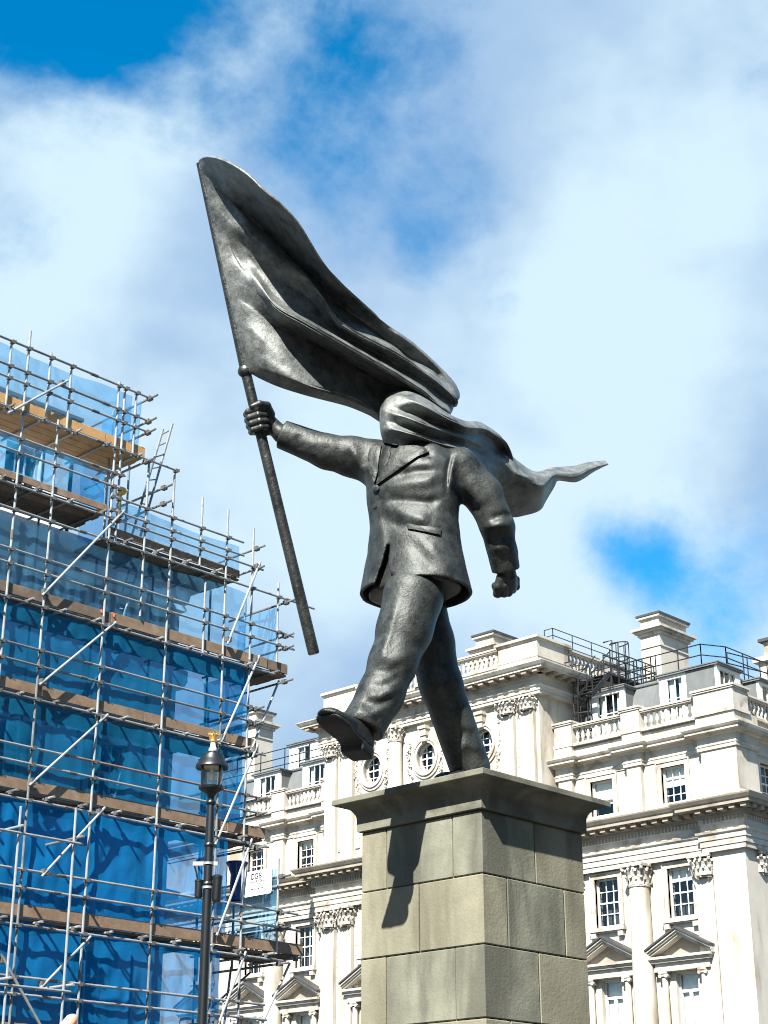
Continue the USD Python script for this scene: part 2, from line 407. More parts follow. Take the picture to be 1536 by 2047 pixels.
class Field:
    """A signed field sampled on a grid."""
    def __init__(s, lo, hi, h):
        s.lo, s.h = np.array(lo, float), h
        s.n = np.ceil((np.array(hi) - lo) / h).astype(int) + 1
        ax = [s.lo[k] + np.arange(s.n[k]) * h for k in range(3)]
        s.p = np.stack(np.meshgrid(*ax, indexing="ij"), -1)
        s.d = np.full(s.n, 9.0)
    def join(s, d, k=0.02): s.d = smin(s.d, d, k); return s
    def mesh(s): return surface_nets(s.d, s.lo, s.h)
    def at(s, pts):
        from scipy.ndimage import map_coordinates
        return map_coordinates(s.d, ((np.asarray(pts) - s.lo) / s.h).T, order=1, mode="nearest")
    def onto(s, px, py, near=8.6, far=11.5, level=0.0):
        """Points where rays of the photograph's pixels first meet the field's surface."""
        r = np.stack([FWD * FPX + RIGHT * (a - 768) + UPV * (1023.5 - b) for a, b in zip(px, py)]) / FPX
        t, hit = np.full(len(r), near), np.zeros(len(r), bool)
        out = np.full(len(r), np.nan)
        tt = np.arange(near, far, 0.006)
        pts = EYE + r[:, None] * tt[None, :, None]
        val = s.at(pts.reshape(-1, 3)).reshape(len(r), len(tt)) - level
        inside = (pts > s.lo).all(-1) & (pts < s.lo + (s.n - 1) * s.h).all(-1)
        val = np.where(inside, val, 9)
        first = np.argmax(val < 0, 1)
        ok = val[np.arange(len(r)), first] < 0
        b = val[np.arange(len(r)), first]; a = val[np.arange(len(r)), np.maximum(first - 1, 0)]
        w = np.clip(a / np.maximum(a - b, 1e-9), 0, 1)
        out = tt[np.maximum(first - 1, 0)] + 0.006 * w
        if ok.any(): out = np.where(ok, out, np.median(out[ok]))
        return EYE + r * out[:, None], ok
    def normal(s, pts):
        e = s.h
        g = np.stack([s.at(pts + np.eye(3)[k] * e) - s.at(pts - np.eye(3)[k] * e) for k in range(3)], -1)
        return g / (np.linalg.norm(g, axis=-1, keepdims=True) + 1e-9)


def smin(a, b, k):
    if k <= 0: return np.minimum(a, b)
    h = np.clip(0.5 + 0.5 * (b - a) / k, 0, 1)
    return b + (a - b) * h - k * h * (1 - h)


def cone(p, a, b, ra, rb, flat=None):
    """A capsule from a to b whose radius goes from ra to rb."""
    a, b = np.asarray(a, float), np.asarray(b, float)
    ab = b - a
    t = np.clip(((p - a) @ ab) / (ab @ ab), 0, 1)
    q = p - a - t[..., None] * ab
    return np.linalg.norm(q, axis=-1) - (ra + (rb - ra) * t)


def chain(p, pts, radii, k=0.02):
    d = None
    for a, b, ra, rb in zip(pts, pts[1:], radii, radii[1:]):
        c = cone(p, a, b, ra, rb)
        d = c if d is None else smin(d, c, k)
    return d


def ellipsoid(p, c, r, R=None):
    q = p - np.asarray(c, float)
    if R is not None: q = q @ np.asarray(R).T
    r = np.asarray(r, float)
    k0 = np.linalg.norm(q / r, axis=-1)
    return (k0 - 1) * r.min()


def folds(p, lines, wrinkle=None):
    """Creases of cloth: (pixels of a line in the photograph, width in pixels, height in metres)."""
    x, y = seen(p)
    out = np.zeros(x.shape)
    for pts, w, a in lines:
        best = np.full(x.shape, 1e9); tbest = np.zeros(x.shape)
        n = len(pts) - 1
        for i, (u, v) in enumerate(zip(pts, pts[1:])):
            du = np.array(v, float) - u
            t = np.clip(((x - u[0]) * du[0] + (y - u[1]) * du[1]) / (du @ du), 0, 1)
            dist = np.hypot(x - u[0] - t * du[0], y - u[1] - t * du[1])
            m = dist < best
            best = np.where(m, dist, best); tbest = np.where(m, (i + t) / n, tbest)
        out += a * np.exp(-(best / w) ** 2) * np.clip(4 * tbest, 0.25, 1) * np.clip(4 * (1 - tbest), 0.25, 1)
    return out


def shell(front, thick, out=None):
    """A grid of points (a, b, 3) as a sheet of the given thickness; it thickens away from the normals."""
    G = np.asarray(front, float); a, b = G.shape[:2]
    du, dv = np.gradient(G, axis=0), np.gradient(G, axis=1)
    n = np.cross(du, dv); n /= np.linalg.norm(n, axis=-1, keepdims=True) + 1e-9
    if (n * -(G - EYE)).sum(-1).mean() < 0: n = -n
    B = G - n * thick
    idx = np.arange(a * b).reshape(a, b)
    q = np.stack([idx[:-1, :-1], idx[1:, :-1], idx[1:, 1:], idx[:-1, 1:]], -1).reshape(-1, 4)
    v = np.vstack([G.reshape(-1, 3), B.reshape(-1, 3)])
    f = [q, q[:, ::-1] + a * b]
    rim = np.concatenate([idx[:-1, 0], idx[-1, :-1], idx[:0:-1, -1], idx[0, :0:-1]])
    r2 = np.roll(rim, -1)
    f.append(np.stack([r2, rim, rim + a * b, r2 + a * b], 1))
    m = trimesh.Trimesh(v, np.vstack([np.vstack(f)[:, [0, 1, 2]], np.vstack(f)[:, [0, 2, 3]]]), process=False)
    if m.volume < 0: m.invert()
    return np.array(m.vertices), np.array(m.faces)


def loft(rows, na, nb, y_base, P=None):
    """A smooth cloth through rows of (pixel x, pixel y, metres towards the viewer)."""
    from scipy.interpolate import PchipInterpolator, CubicSpline
    if P is None: P = np.array([[on_y(x, y, yb - d) for x, y, d in row] for row, yb in zip(rows, y_base)])
    rows = P
    k = P.shape[1]
    mid = PchipInterpolator(np.linspace(0, 1, k), P, axis=1)(np.linspace(0, 1, nb))
    return PchipInterpolator(np.linspace(0, 1, len(rows)), mid, axis=0)(np.linspace(0, 1, na))


def soften(G, times=2):
    for _ in range(times):
        H = G.copy()
        H[1:-1] = 0.25 * G[:-2] + 0.5 * G[1:-1] + 0.25 * G[2:]
        G = H.copy()
        G[:, 1:-1] = 0.25 * H[:, :-2] + 0.5 * H[:, 1:-1] + 0.25 * H[:, 2:]
    return G


def bronze(name, lo, hi, rough, bump=0.35, bscale=55.0, metallic=0.35):
    n, l = {}, []
    coords(n, l)
    n |= {"n1": ("noise_texture", {"scale": 9.0, "detail": 10.0, "roughness": 0.78}), "r1": ("rgb_ramp", {"ramp": [(0.34, lo), (0.68, hi)]}),
          "n3": ("noise_texture", {"scale": 170.0, "detail": 3.0, "roughness": 0.7}), "r3": ("map_range", {"from_min": 0.35, "from_max": 0.65, "to_min": 0.72, "to_max": 1.35, "clamp": True}),
          "mul": ("mix_color", {"blend_type": "multiply", "fac": 1.0, "use_clamp": False}), "cc": ("combine_color", {}),
          "rr": ("map_range", {"from_min": 0.3, "from_max": 0.7, "to_min": rough - 0.08, "to_max": rough + 0.08, "clamp": True}),
          "nb": ("noise_texture", {"scale": bscale, "detail": 5.0, "roughness": 0.65}), "b": ("bump", {"strength": bump, "distance": 0.01}),
          "p": ("principled_bsdf", {"metallic": metallic, "roughness": rough, "specular_ior_level": 0.5})}
    l += [("mp.vector", "n1.vector"), ("n1.fac", "r1.fac"), ("mp.vector", "n3.vector"), ("n3.fac", "r3.value"), ("r3.result", "cc.r"), ("r3.result", "cc.g"), ("r3.result", "cc.b"),
          ("r1.color", "mul.a"), ("cc.color", "mul.b"), ("mul.result", "p.base_color"), ("n1.fac", "rr.value"), ("rr.result", "p.roughness"), ("mp.vector", "nb.vector"), ("nb.fac", "b.height"), ("b.normal", "p.normal")]
    M[name] = usdkit.material(stage, f"/World/Looks/{name}", n, l, surface="p.BSDF")


bronze("bronze_coat", (0.006, 0.008, 0.0075), (0.062, 0.069, 0.064), 0.51, metallic=0.45)
bronze("bronze_flag", (0.032, 0.037, 0.036), (0.20, 0.214, 0.203), 0.51, bump=0.3, metallic=0.35)
bronze("bronze_dark", (0.006, 0.007, 0.007), (0.018, 0.019, 0.018), 0.5)
bronze("bronze_skin", (0.014, 0.016, 0.015), (0.045, 0.05, 0.045), 0.42, bump=0.2)
bronze("bronze_pole", (0.01, 0.011, 0.011), (0.05, 0.053, 0.05), 0.38, bscale=30.0, bump=0.6)

statue = thing("statue", "dark bronze statue of a striding man in a suit whose flag blows over his face", "statue")

# joints
HEADC = np.array([6.62, 6.15, 5.95])
SH_L, EL_L, WR_L = on_y(918, 938, 5.92), on_y(993, 1046, 5.80), on_y(1012, 1140, 5.86)
SH_R, EL_R, WR_R = on_y(752, 925, 6.36), on_y(655, 903, 6.55), on_y(563, 868, 6.74)
HIP_L, KN_L, AN_L = on_y(826, 1195, 6.06), on_y(786, 1325, 6.10), on_y(726, 1452, 6.17)
HIP_R, KN_R, AN_R = on_y(838, 1200, 6.26), on_y(882, 1370, 6.20), on_y(940, 1535, 6.20)
AX = [  # torso: z, centre x, centre y, half width along y, half depth along x
    (4.55, 6.72, 6.16, .375, .315), (4.72, 6.715, 6.16, .362, .295), (4.90, 6.705, 6.155, .332, .258), (5.10, 6.69, 6.15, .296, .218), (5.28, 6.685, 6.145, .272, .197),
    (5.45, 6.68, 6.14, .280, .205), (5.60, 6.68, 6.14, .280, .195), (5.70, 6.665, 6.14, .235, .150), (5.76, 6.65, 6.14, .15, .11), (5.84, 6.64, 6.14, .06, .06)]


def torso(p, grow=0.0, twist=0.35):
    z = p[..., 2]; A = np.array(AX)
    c = [np.interp(z, A[:, 0], A[:, k]) for k in range(5)]
    w = twist * np.clip((z - 5.0) / 0.6, 0, 1)
    x, y = p[..., 0] - c[1], p[..., 1] - c[2]
    # the shoulders turn: the right one forward
    xr, yr = x * np.cos(w) + y * np.sin(w), -x * np.sin(w) + y * np.cos(w)
    e = 2.35
    k0 = ((np.abs(xr) / (c[4] + grow)) ** e + (np.abs(yr) / (c[3] + grow)) ** e) ** (1 / e)
    d = (k0 - 1) * np.minimum(c[3], c[4])
    return np.maximum(d, np.maximum(z - 5.83, 4.56 - z))


# ---- jacket
jk = Field((5.75, 5.62, 4.66), (7.45, 6.90, 6.0), 0.0108)
P = jk.p
body_d = torso(P)
arm_l = chain(P, [SH_L, (SH_L + EL_L) / 2 + [.02, -.02, .015], EL_L, WR_L + (WR_L - EL_L) * .02], [.128, .112, .098, .082], .03)
arm_r = chain(P, [SH_R, (SH_R + EL_R) / 2 + [0, 0, .004], EL_R, WR_R], [.142, .118, .102, .086], .03)


def cut(p, at, way): return (p - at) @ (way / np.linalg.norm(way))


arm_l = np.maximum(arm_l, cut(P, WR_L, WR_L - EL_L))
arm_r = np.maximum(arm_r, cut(P, WR_R, WR_R - EL_R))
jk.d = smin(body_d, arm_l, .05)
jk.d = smin(jk.d, arm_r, .06)
JF = [([(747, 985), (746, 1040), (752, 1095)], 5, -.010),  # creases, as the photograph shows them
    ([(768, 985), (800, 968), (850, 962), (890, 940)], 13, .014), ([(765, 1000), (810, 1000), (860, 1005), (885, 995)], 9, -.016),
    ([(770, 1012), (820, 1030), (868, 1042)], 13, .018), ([(772, 1045), (815, 1052), (860, 1062)], 9, -.010), ([(800, 935), (840, 925), (885, 925)], 14, .012), ([(780, 960), (830, 942), (880, 942)], 8, -.010),
    ([(748, 1000), (762, 1060), (770, 1120)], 10, .010), ([(905, 905), (895, 940), (892, 990)], 5, -.014), ([(910, 905), (903, 940), (898, 985)], 7, .012),
    ([(840, 920), (858, 908), (865, 918)], 5, -.010),
    ([(975, 1040), (1005, 1030), (1028, 1035)], 8, -.018), ([(968, 1058), (1000, 1048), (1030, 1055)], 8, .016), ([(978, 1078), (1005, 1072), (1034, 1080)], 7, -.014), ([(982, 1098), (1010, 1095), (1036, 1102)], 8, .010),
    ([(930, 950), (950, 985), (965, 1020)], 12, .012), ([(915, 985), (940, 1000), (965, 1035)], 8, -.010),
    ([(690, 895), (700, 925), (720, 955)], 9, -.013), ([(705, 892), (716, 925), (728, 950)], 9, .014), ([(655, 885), (650, 905), (660, 930)], 10, -.009), ([(632, 875), (622, 895), (628, 922)], 9, .008), ([(602, 865), (596, 882), (600, 905)], 8, -.007),
    ([(733, 920), (742, 950), (748, 975)], 9, .012), ([(728, 1000), (735, 1060), (733, 1150)], 9, -.008), ([(850, 1080), (880, 1110), (915, 1160)], 16, .012), ([(820, 1080), (845, 1115), (870, 1150)], 12, -.008)]
jk.d -= folds(P, JF)
jk.d -= 0.004 * (meshkit.fbm(P * 12.0, 3, 4) - 0.5)
# the skirt is hollow, and its front is cut away below the button
inner = jk.d + 0.017
low = P[..., 2] < 5.12
solid_d = jk.d.copy()
jk.d = np.where(low, np.maximum(jk.d, -inner), jk.d)
sx, sy = seen(P)
hem = 4.835 + 0.03 * np.clip((6.95 - P[..., 0]) / 0.5, 0, 1) + 0.02 * np.clip((P[..., 1] - 6.0) / 0.4, 0, 1)
jk.d = np.maximum(jk.d, hem - P[..., 2])
# the gap between the fronts: it opens downwards from the button, its near edge rounded off
cx_, cy_ = 6.715, 6.14
ang = np.arctan2(P[..., 1] - cy_, -(P[..., 0] - cx_))           # 0 towards -x, grows towards +y
drop = np.clip((5.10 - P[..., 2]) / 0.28, 0, 1.3)
gap_lo = -0.02 - 0.95 * np.clip(drop - 0.42, 0, 1) ** 2 * 1.6
gap_hi = 0.04 + 0.40 * drop
gap = np.maximum(np.maximum(gap_lo - ang, ang - gap_hi) * 0.22, P[..., 2] - 5.10)
jk.d = np.maximum(jk.d, -gap)
jacket = part("jacket", jk.mesh(), "bronze_coat", statue, smooth=True, label="dark bronze suit jacket with folds, open below its button")
jk.d = solid_d


def patch(name, poly, mat, parent, lift, thick, field, step=4.0, level=0.0, round_=1.5, smooth=30, **kw):
    """A piece of cloth of the given outline (photograph pixels) lying on a field's surface."""
    import shapely
    from scipy.spatial import Delaunay
    g = shapely.Polygon(poly).buffer(round_).buffer(-round_)
    ring = np.array(shapely.segmentize(g, step).exterior.coords)[:-1]
    x0, y0, x1, y1 = g.bounds
    gx, gy = np.meshgrid(np.arange(x0, x1, step), np.arange(y0, y1, step))
    inn = np.stack([gx.ravel(), gy.ravel()], 1)
    inn = inn[shapely.contains_xy(g.buffer(-step * .6), inn[:, 0], inn[:, 1])]
    pts = np.vstack([ring, inn])
    tri = Delaunay(pts).simplices
    c = pts[tri].mean(1)
    tri = tri[shapely.contains_xy(g, c[:, 0], c[:, 1])]
    w, ok = field.onto(pts[:, 0], pts[:, 1], level=level)
    nn = field.normal(w)
    view = (w - EYE) / np.linalg.norm(w - EYE, axis=1, keepdims=True)
    n2 = nn - 0.6 * view; n2 /= np.linalg.norm(n2, axis=1, keepdims=True)
    edge = np.ones(len(pts)); edge[:len(ring)] = 0.75
    top, bot = w + n2 * (lift + thick) * edge[:, None], w + n2 * (lift - 0.02)
    k = len(pts)
    r = np.arange(len(ring)); r2 = np.roll(r, -1)
    f = np.vstack([tri, tri[:, ::-1] + k, np.stack([r, r2, r2 + k], 1), np.stack([r, r2 + k, r + k], 1)])
    m = trimesh.Trimesh(np.vstack([top, bot]), f, process=False)
    m.fix_normals()
    return part(name, m, mat, parent, smooth=smooth, **kw)


patch("lapel", [(753, 972), (764, 945), (783, 915), (800, 893), (822, 890), (848, 896), (858, 904), (835, 915), (800, 938), (772, 958)], "bronze_coat", jacket, .006, .016, jk)
patch("lapel", [(750, 966), (742, 945), (736, 915), (740, 896), (752, 888), (764, 892), (760, 915), (757, 945)], "bronze_coat", jacket, .006, .016, jk)
patch("pocket_flap", [(815, 1046), (850, 1052), (881, 1057), (880, 1070), (848, 1064), (816, 1058)], "bronze_coat", jacket, .004, .014, jk)
patch("shirt", [(758, 945), (762, 912), (768, 890), (800, 888), (795, 898), (775, 925)], "bronze_coat", statue, -.012, .012, jk)
patch("tie", [(757, 950), (763, 912), (768, 893), (783, 890), (782, 905), (775, 930), (763, 952)], "bronze_dark", statue, .0, .012, jk)
for bx, by, br in ((753, 976, 6.5),):
    patch("button", [(bx + br * math.cos(t), by + br * math.sin(t)) for t in np.linspace(0, 2 * math.pi, 14)[:-1]], "bronze_coat", jacket, .004, .014, jk, step=3)
patch("button", [(750 + 3.5 * math.cos(t), 1012 + 4 * math.sin(t)) for t in np.linspace(0, 2 * math.pi, 10)[:-1]], "bronze_coat", jacket, .002, .008, jk, step=3)

# ---- trousers
tr = Field((5.98, 5.78, 3.84), (7.42, 6.52, 5.05), 0.0105)
P = tr.p
leg_l = chain(P, [HIP_L, (HIP_L + KN_L) / 2 + [.01, 0, 0], KN_L, (KN_L + AN_L) / 2 + [.02, 0, 0], AN_L], [.172, .148, .127, .120, .122], .05)
leg_r = chain(P, [HIP_R, (HIP_R + KN_R) / 2, KN_R, AN_R], [.150, .136, .119, .117], .04)
way_l, way_r = AN_L - KN_L, np.array([0.15, 0, -1.0])
leg_l = np.maximum(leg_l, cut(P, AN_L + way_l / np.linalg.norm(way_l) * .02, way_l))
leg_r = np.maximum(leg_r, 3.885 - P[..., 2])
seat_d = ellipsoid(P, (6.69, 6.15, 4.96), (.17, .25, .16))
tr.d = smin(smin(leg_l, leg_r, .03), seat_d, .05)
TF = [([(738, 1372), (765, 1372), (812, 1345)], 7, -.008), ([(728, 1386), (760, 1392), (800, 1372)], 9, .012), ([(718, 1402), (750, 1410), (790, 1392)], 8, -.009), ([(708, 1420), (738, 1428), (778, 1412)], 9, .010),
      ([(752, 1310), (790, 1318), (825, 1300)], 12, .008), ([(800, 1180), (778, 1270), (752, 1340)], 8, .009), ([(735, 1345), (775, 1345), (818, 1322)], 8, -.006), ([(730, 1395), (712, 1425), (700, 1440)], 6, .007),
      ([(905, 1500), (935, 1490), (965, 1500)], 9, .010), ([(900, 1475), (930, 1465), (955, 1470)], 9, -.010)]
tr.d -= folds(P, TF)
tr.d -= 0.003 * (meshkit.fbm(P * 12.0, 3, 9) - 0.5)
trousers = part("trousers", tr.mesh(), "bronze_coat", statue, smooth=True)

# ---- shoes
def shoe(heel, toe, up, side, L):
    """A laced shoe: sole from heel to toe, upper above it."""
    f = toe - heel; f /= np.linalg.norm(f); up = up - (up @ f) * f; up /= np.linalg.norm(up); s = np.cross(up, f)
    lo, hi = np.minimum(heel, toe) - .22, np.maximum(heel, toe) + .22
    F = Field(lo, hi, 0.007); q = F.p - heel
    x, y, z = q @ f, q @ s, q @ up
    t = np.clip(x / L, 0, 1)
    half = np.interp(t, [0, .06, .25, .45, .68, .85, .92, .97, 1.0], [.058, .070, .073, .067, .084, .079, .066, .045, .012])
    yc = np.interp(t, [0, .3, .7, 1], [0, -.004, .008, -.004]) * 1.0
    top = np.interp(t, [0, .15, .35, .55, .75, .92, 1.0], [.125, .15, .145, .115, .085, .072, .045])
    plan = np.maximum(np.abs(y - yc) - half, np.maximum(-x, x - L))
    round_ = np.sqrt(np.clip(1 - ((y - yc) / np.maximum(half * 1.02, .02)) ** 2, 0, 1))
    upper = np.maximum(plan, np.maximum(-z + .028, z - (.03 + (top - .03) * round_)))
    upper = smin(upper, cone(F.p, heel + f * .075 + up * .09, heel + f * .095 + up * .2, .062, .066), .03)
    plan_s = np.maximum(np.abs(y - yc) - half - .009, np.maximum(-x - .009, x - L - .009))
    arch = np.where((t > .27) & (t < .46), .014, 0.0)
    lift = .035 * np.clip((t - .72) / .28, 0, 1) ** 2
    heel_z = np.where(t < .27, -.028, 0.0)
    sole = np.maximum(plan_s, np.maximum(z - .03, heel_z + arch * .3 + lift - z))
    from scipy.ndimage import gaussian_filter
    sole = gaussian_filter(sole, 1.0); upper = gaussian_filter(upper, .7)
    U, S = Field.__new__(Field), Field.__new__(Field)
    for G, d in ((U, upper), (S, sole)): G.lo, G.h, G.n, G.d = F.lo, F.h, F.n, d
    return U.mesh(), S.mesh()


heel_l, toe_l = on_y(727, 1512, 6.165), on_y(642, 1430, 6.12)
L_l = np.linalg.norm(toe_l - heel_l)
up_l = np.array([0.62, 0.0, 0.78])
u, s_ = shoe(heel_l, toe_l, up_l, 1, L_l)
sh = part("shoe", u, "bronze_dark", statue, smooth=True, label="raised left shoe stepping out over the edge of the pedestal"); part("sole", s_, "bronze_dark", sh, smooth=40)
heel_r = np.array([AN_R[0] + .10, AN_R[1], CAP_Z + .029]); toe_r = heel_r + np.array([-.36, .02, 0.0])
u, s_ = shoe(heel_r, toe_r, np.array([0, 0, 1.0]), 1, .36)
sh = part("shoe", u, "bronze_dark", statue, smooth=True, label="right shoe planted on the cap of the pedestal"); part("sole", s_, "bronze_dark", sh, smooth=40)

# ---- flag pole
POLE_B, POLE_M, POLE_T = on_y(628, 1308, 6.74), on_y(491, 742, 6.80), on_y(399, 326, 6.86)
PA = (POLE_M - POLE_B) / np.linalg.norm(POLE_M - POLE_B)
pole = part("flagpole", MB().tube([POLE_B, POLE_B + PA * .01, POLE_M, POLE_T], [.029, .034, .031, .02], 16).mesh(), "bronze_pole", statue, smooth=40)
part("collar", MB().lathe([(.0, -.03), (.034, -.028), (.044, -.015), (.047, .0), (.044, .015), (.034, .03), (0, .032)], POLE_M, 16, frame=np.stack([np.cross([0, 1.0, 0], PA) / np.linalg.norm(np.cross([0, 1.0, 0], PA)), np.cross(PA, np.cross([0, 1.0, 0], PA) / np.linalg.norm(np.cross([0, 1.0, 0], PA))), PA])).mesh(), "bronze_pole", pole, smooth=40)

# ---- the figure itself: head (under the cloth), neck, hands, and the body inside the clothes, as one surface
GRIP = on_y(518, 842, 6.789)
s_at = (GRIP - POLE_B) @ PA; GRIP = POLE_B + PA * s_at
BACK = (WR_R - GRIP) - ((WR_R - GRIP) @ PA) * PA; BACK /= np.linalg.norm(BACK)     # towards the wrist
PALM = np.cross(PA, BACK); PALM /= np.linalg.norm(PALM)
if PALM[1] < 0: PALM = -PALM                                                       # the palm lies on the far side of the pole (+y)


def grip_hand(p):
    d = chain(p, [WR_R + (WR_R - GRIP) * .15, WR_R, GRIP + BACK * .085 + PALM * .03], [.055, .05, .046], .02)
    for j in range(4):
        c = GRIP + PA * (.058 - .037 * j)
        r = [.0205, .0215, .021, .018][j]; R = .034 + r * .92
        tips = [BACK * .075 + PALM * .045, BACK * .02 + PALM * (R + .004), -BACK * R * .80 + PALM * R * .62, -BACK * R - PALM * R * .25, -BACK * R * .25 - PALM * R * 1.02, BACK * R * .55 - PALM * R * .92]
        pts = [c + t for t in tips]
        d = smin(d, chain(p, pts, [r * 1.25, r * 1.15, r * 1.08, r * 1.02, r, r * .86], .004), .007)
    d = smin(d, ellipsoid(p, GRIP + BACK * .055 + PALM * .045, (.05, .034, .078), np.stack([BACK, PALM, PA])), .02)
    tp = [GRIP + BACK * .09 - PALM * .0 + PA * .035, GRIP + BACK * .06 - PALM * .045 + PA * .075, GRIP + BACK * .005 - PALM * .068 + PA * .084, GRIP - BACK * .035 - PALM * .052 + PA * .078]
    return smin(d, chain(p, tp, [.032, .026, .022, .018], .006), .008)


DOWN = (WR_L - EL_L) / np.linalg.norm(WR_L - EL_L)
FRONT = np.array([-1.0, 0, 0]); FRONT -= (FRONT @ DOWN) * DOWN; FRONT /= np.linalg.norm(FRONT)
INW = np.cross(DOWN, FRONT)
if INW[1] < 0: INW = -INW                                                            # towards the thigh


def fist(p):
    o = WR_L
    d = chain(p, [o - DOWN * .08, o, o + DOWN * .04], [.052, .05, .054], .02)
    d = smin(d, ellipsoid(p, o + DOWN * .075 - INW * .004, (.068, .062, .04), np.stack([DOWN, FRONT, INW])), .02)
    for j in range(4):
        c = o + FRONT * (.057 - .038 * j) + DOWN * (.095 - .006 * abs(j - 1))
        r = [.021, .022, .021, .019][j]
        pts = [c - INW * .012 - DOWN * .01, c + DOWN * .036 - INW * .002, c + DOWN * .034 + INW * .052, c - DOWN * .012 + INW * .056, c - DOWN * .014 + INW * .03]
        d = smin(d, chain(p, pts, [r * 1.15, r * 1.1, r, r, r * .9], .004), .007)
    tp = [o + DOWN * .03 + FRONT * .05, o + DOWN * .075 + FRONT * .083 + INW * .01, o + DOWN * .118 + FRONT * .085 + INW * .03, o + DOWN * .135 + FRONT * .055 + INW * .05]
    return smin(d, chain(p, tp, [.032, .026, .022, .019], .006), .01)


hr = Field(np.minimum(GRIP, WR_R) - .17, np.maximum(GRIP, WR_R) + .17, 0.005)
hl = Field(WR_L - .22, WR_L + .22, 0.005)
hr.d, hl.d = grip_hand(hr.p), fist(hl.p)
fb = Field((5.75, 5.7, 3.95), (7.3, 6.9, 6.25), 0.02)
Q = fb.p
fb.d = np.maximum(torso(Q, grow=-.05), 4.86 - Q[..., 2])
fb.d = smin(fb.d, ellipsoid(Q, HEADC, (.125, .105, .155)), .03)
fb.d = smin(fb.d, cone(Q, (6.65, 6.15, 5.7), (6.63, 6.15, 5.9), .085, .08), .03)
fb.d = smin(fb.d, ellipsoid(Q, HEADC + [-.12, 0, -.01], (.03, .018, .03)), .02)
fb.d = smin(fb.d, chain(Q, [SH_L, EL_L, WR_L - (WR_L - EL_L) * .2], [.09, .07, .05]), .03)
fb.d = smin(fb.d, chain(Q, [SH_R, EL_R, WR_R - (WR_R - EL_R) * .2], [.09, .07, .05]), .03)
fb.d = smin(fb.d, chain(Q, [HIP_L, KN_L, AN_L], [.13, .09, .07]), .03)
fb.d = smin(fb.d, chain(Q, [HIP_R, KN_R, AN_R], [.13, .09, .07]), .03)
fm = MB()
for F_ in (fb, hr, hl): fm.add(*F_.mesh())
part("figure", fm.mesh(), "bronze_skin", statue, smooth=True)

# ---- the flag
FLAG = [
    [(490, 738, 0.01), (485, 716, 0.01), (474, 665, 0.005), (461, 610, -0), (447, 548, -0.01), (441, 520, -0.015), (432, 480, -0.02), (424, 442, -0.025), (410, 378, -0.035), (403, 348, -0.03), (397, 320, -0.02)],
    [(530, 763, -0.02), (526, 738, 0.03), (515, 690, 0.035), (507, 628, 0.03), (500, 556, 0.065), (492, 522, 0.02), (482, 490, 0.01), (474, 452, 0.045), (456, 398, 0.01), (448, 356, 0.08), (440, 318, 0.17)],
    [(585, 783, -0.03), (580, 757, 0.06), (572, 715, 0.055), (563, 655, 0.01), (556, 616, 0.14), (552, 592, 0.03), (548, 560, 0.02), (545, 505, 0.085), (520, 452, -0.02), (520, 412, 0.13), (512, 366, 0.32)],
    [(640, 798, -0.03), (636, 777, 0.07), (630, 735, 0.04), (624, 684, -0.02), (616, 651, 0.19), (614, 634, 0.08), (618, 603, 0.04), (625, 565, 0.125), (594, 528, -0.01), (596, 488, 0.15), (597, 450, 0.33)],
    [(690, 811, -0.03), (688, 793, 0.06), (684, 760, 0.02), (680, 715, -0.03), (672, 684, 0.21), (672, 668, 0.1), (674, 656, 0.07), (676, 645, 0.15), (668, 598, 0.03), (666, 572, 0.13), (660, 548, 0.25)],
    [(735, 829, -0.03), (733, 812, 0.05), (732, 785, 0.02), (734, 745, -0.01), (729, 716, 0.22), (731, 702, 0.11), (735, 692, 0.09), (737, 683, 0.16), (735, 650, 0.05), (737, 632, 0.09), (735, 617, 0.15)],
    [(775, 852, 0), (775, 834, 0.04), (778, 808, 0.03), (790, 778, 0.02), (795, 754, 0.23), (799, 741, 0.12), (803, 730, 0.11), (806, 717, 0.17), (808, 700, 0.07), (812, 685, 0.09), (812, 675, 0.07)],
    [(830, 872, 0.02), (832, 857, 0.05), (838, 838, 0.06), (846, 815, 0.08), (852, 790, 0.23), (856, 780, 0.12), (860, 769, 0.11), (866, 757, 0.16), (872, 745, 0.06), (877, 737, 0.08), (878, 731, 0.03)],
    [(868, 890, 0.04), (872, 876, 0.07), (876, 860, 0.09), (882, 840, 0.12), (888, 816, 0.21), (893, 806, 0.1), (898, 797, 0.09), (904, 790, 0.13), (910, 783, 0.11), (914, 777, 0.07), (912, 770, 0)],
    [(885, 895, 0.03), (888, 882, 0.05), (891, 868, 0.07), (896, 850, 0.1), (901, 832, 0.15), (905, 822, 0.04), (908, 814, 0.03), (912, 806, 0.1), (917, 799, 0.08), (918, 793, 0.04), (916, 787, -0.03)]]
FLAG_Y = [6.79, 6.68, 6.57, 6.49, 6.43, 6.37, 6.32, 6.28, 6.26, 6.25]
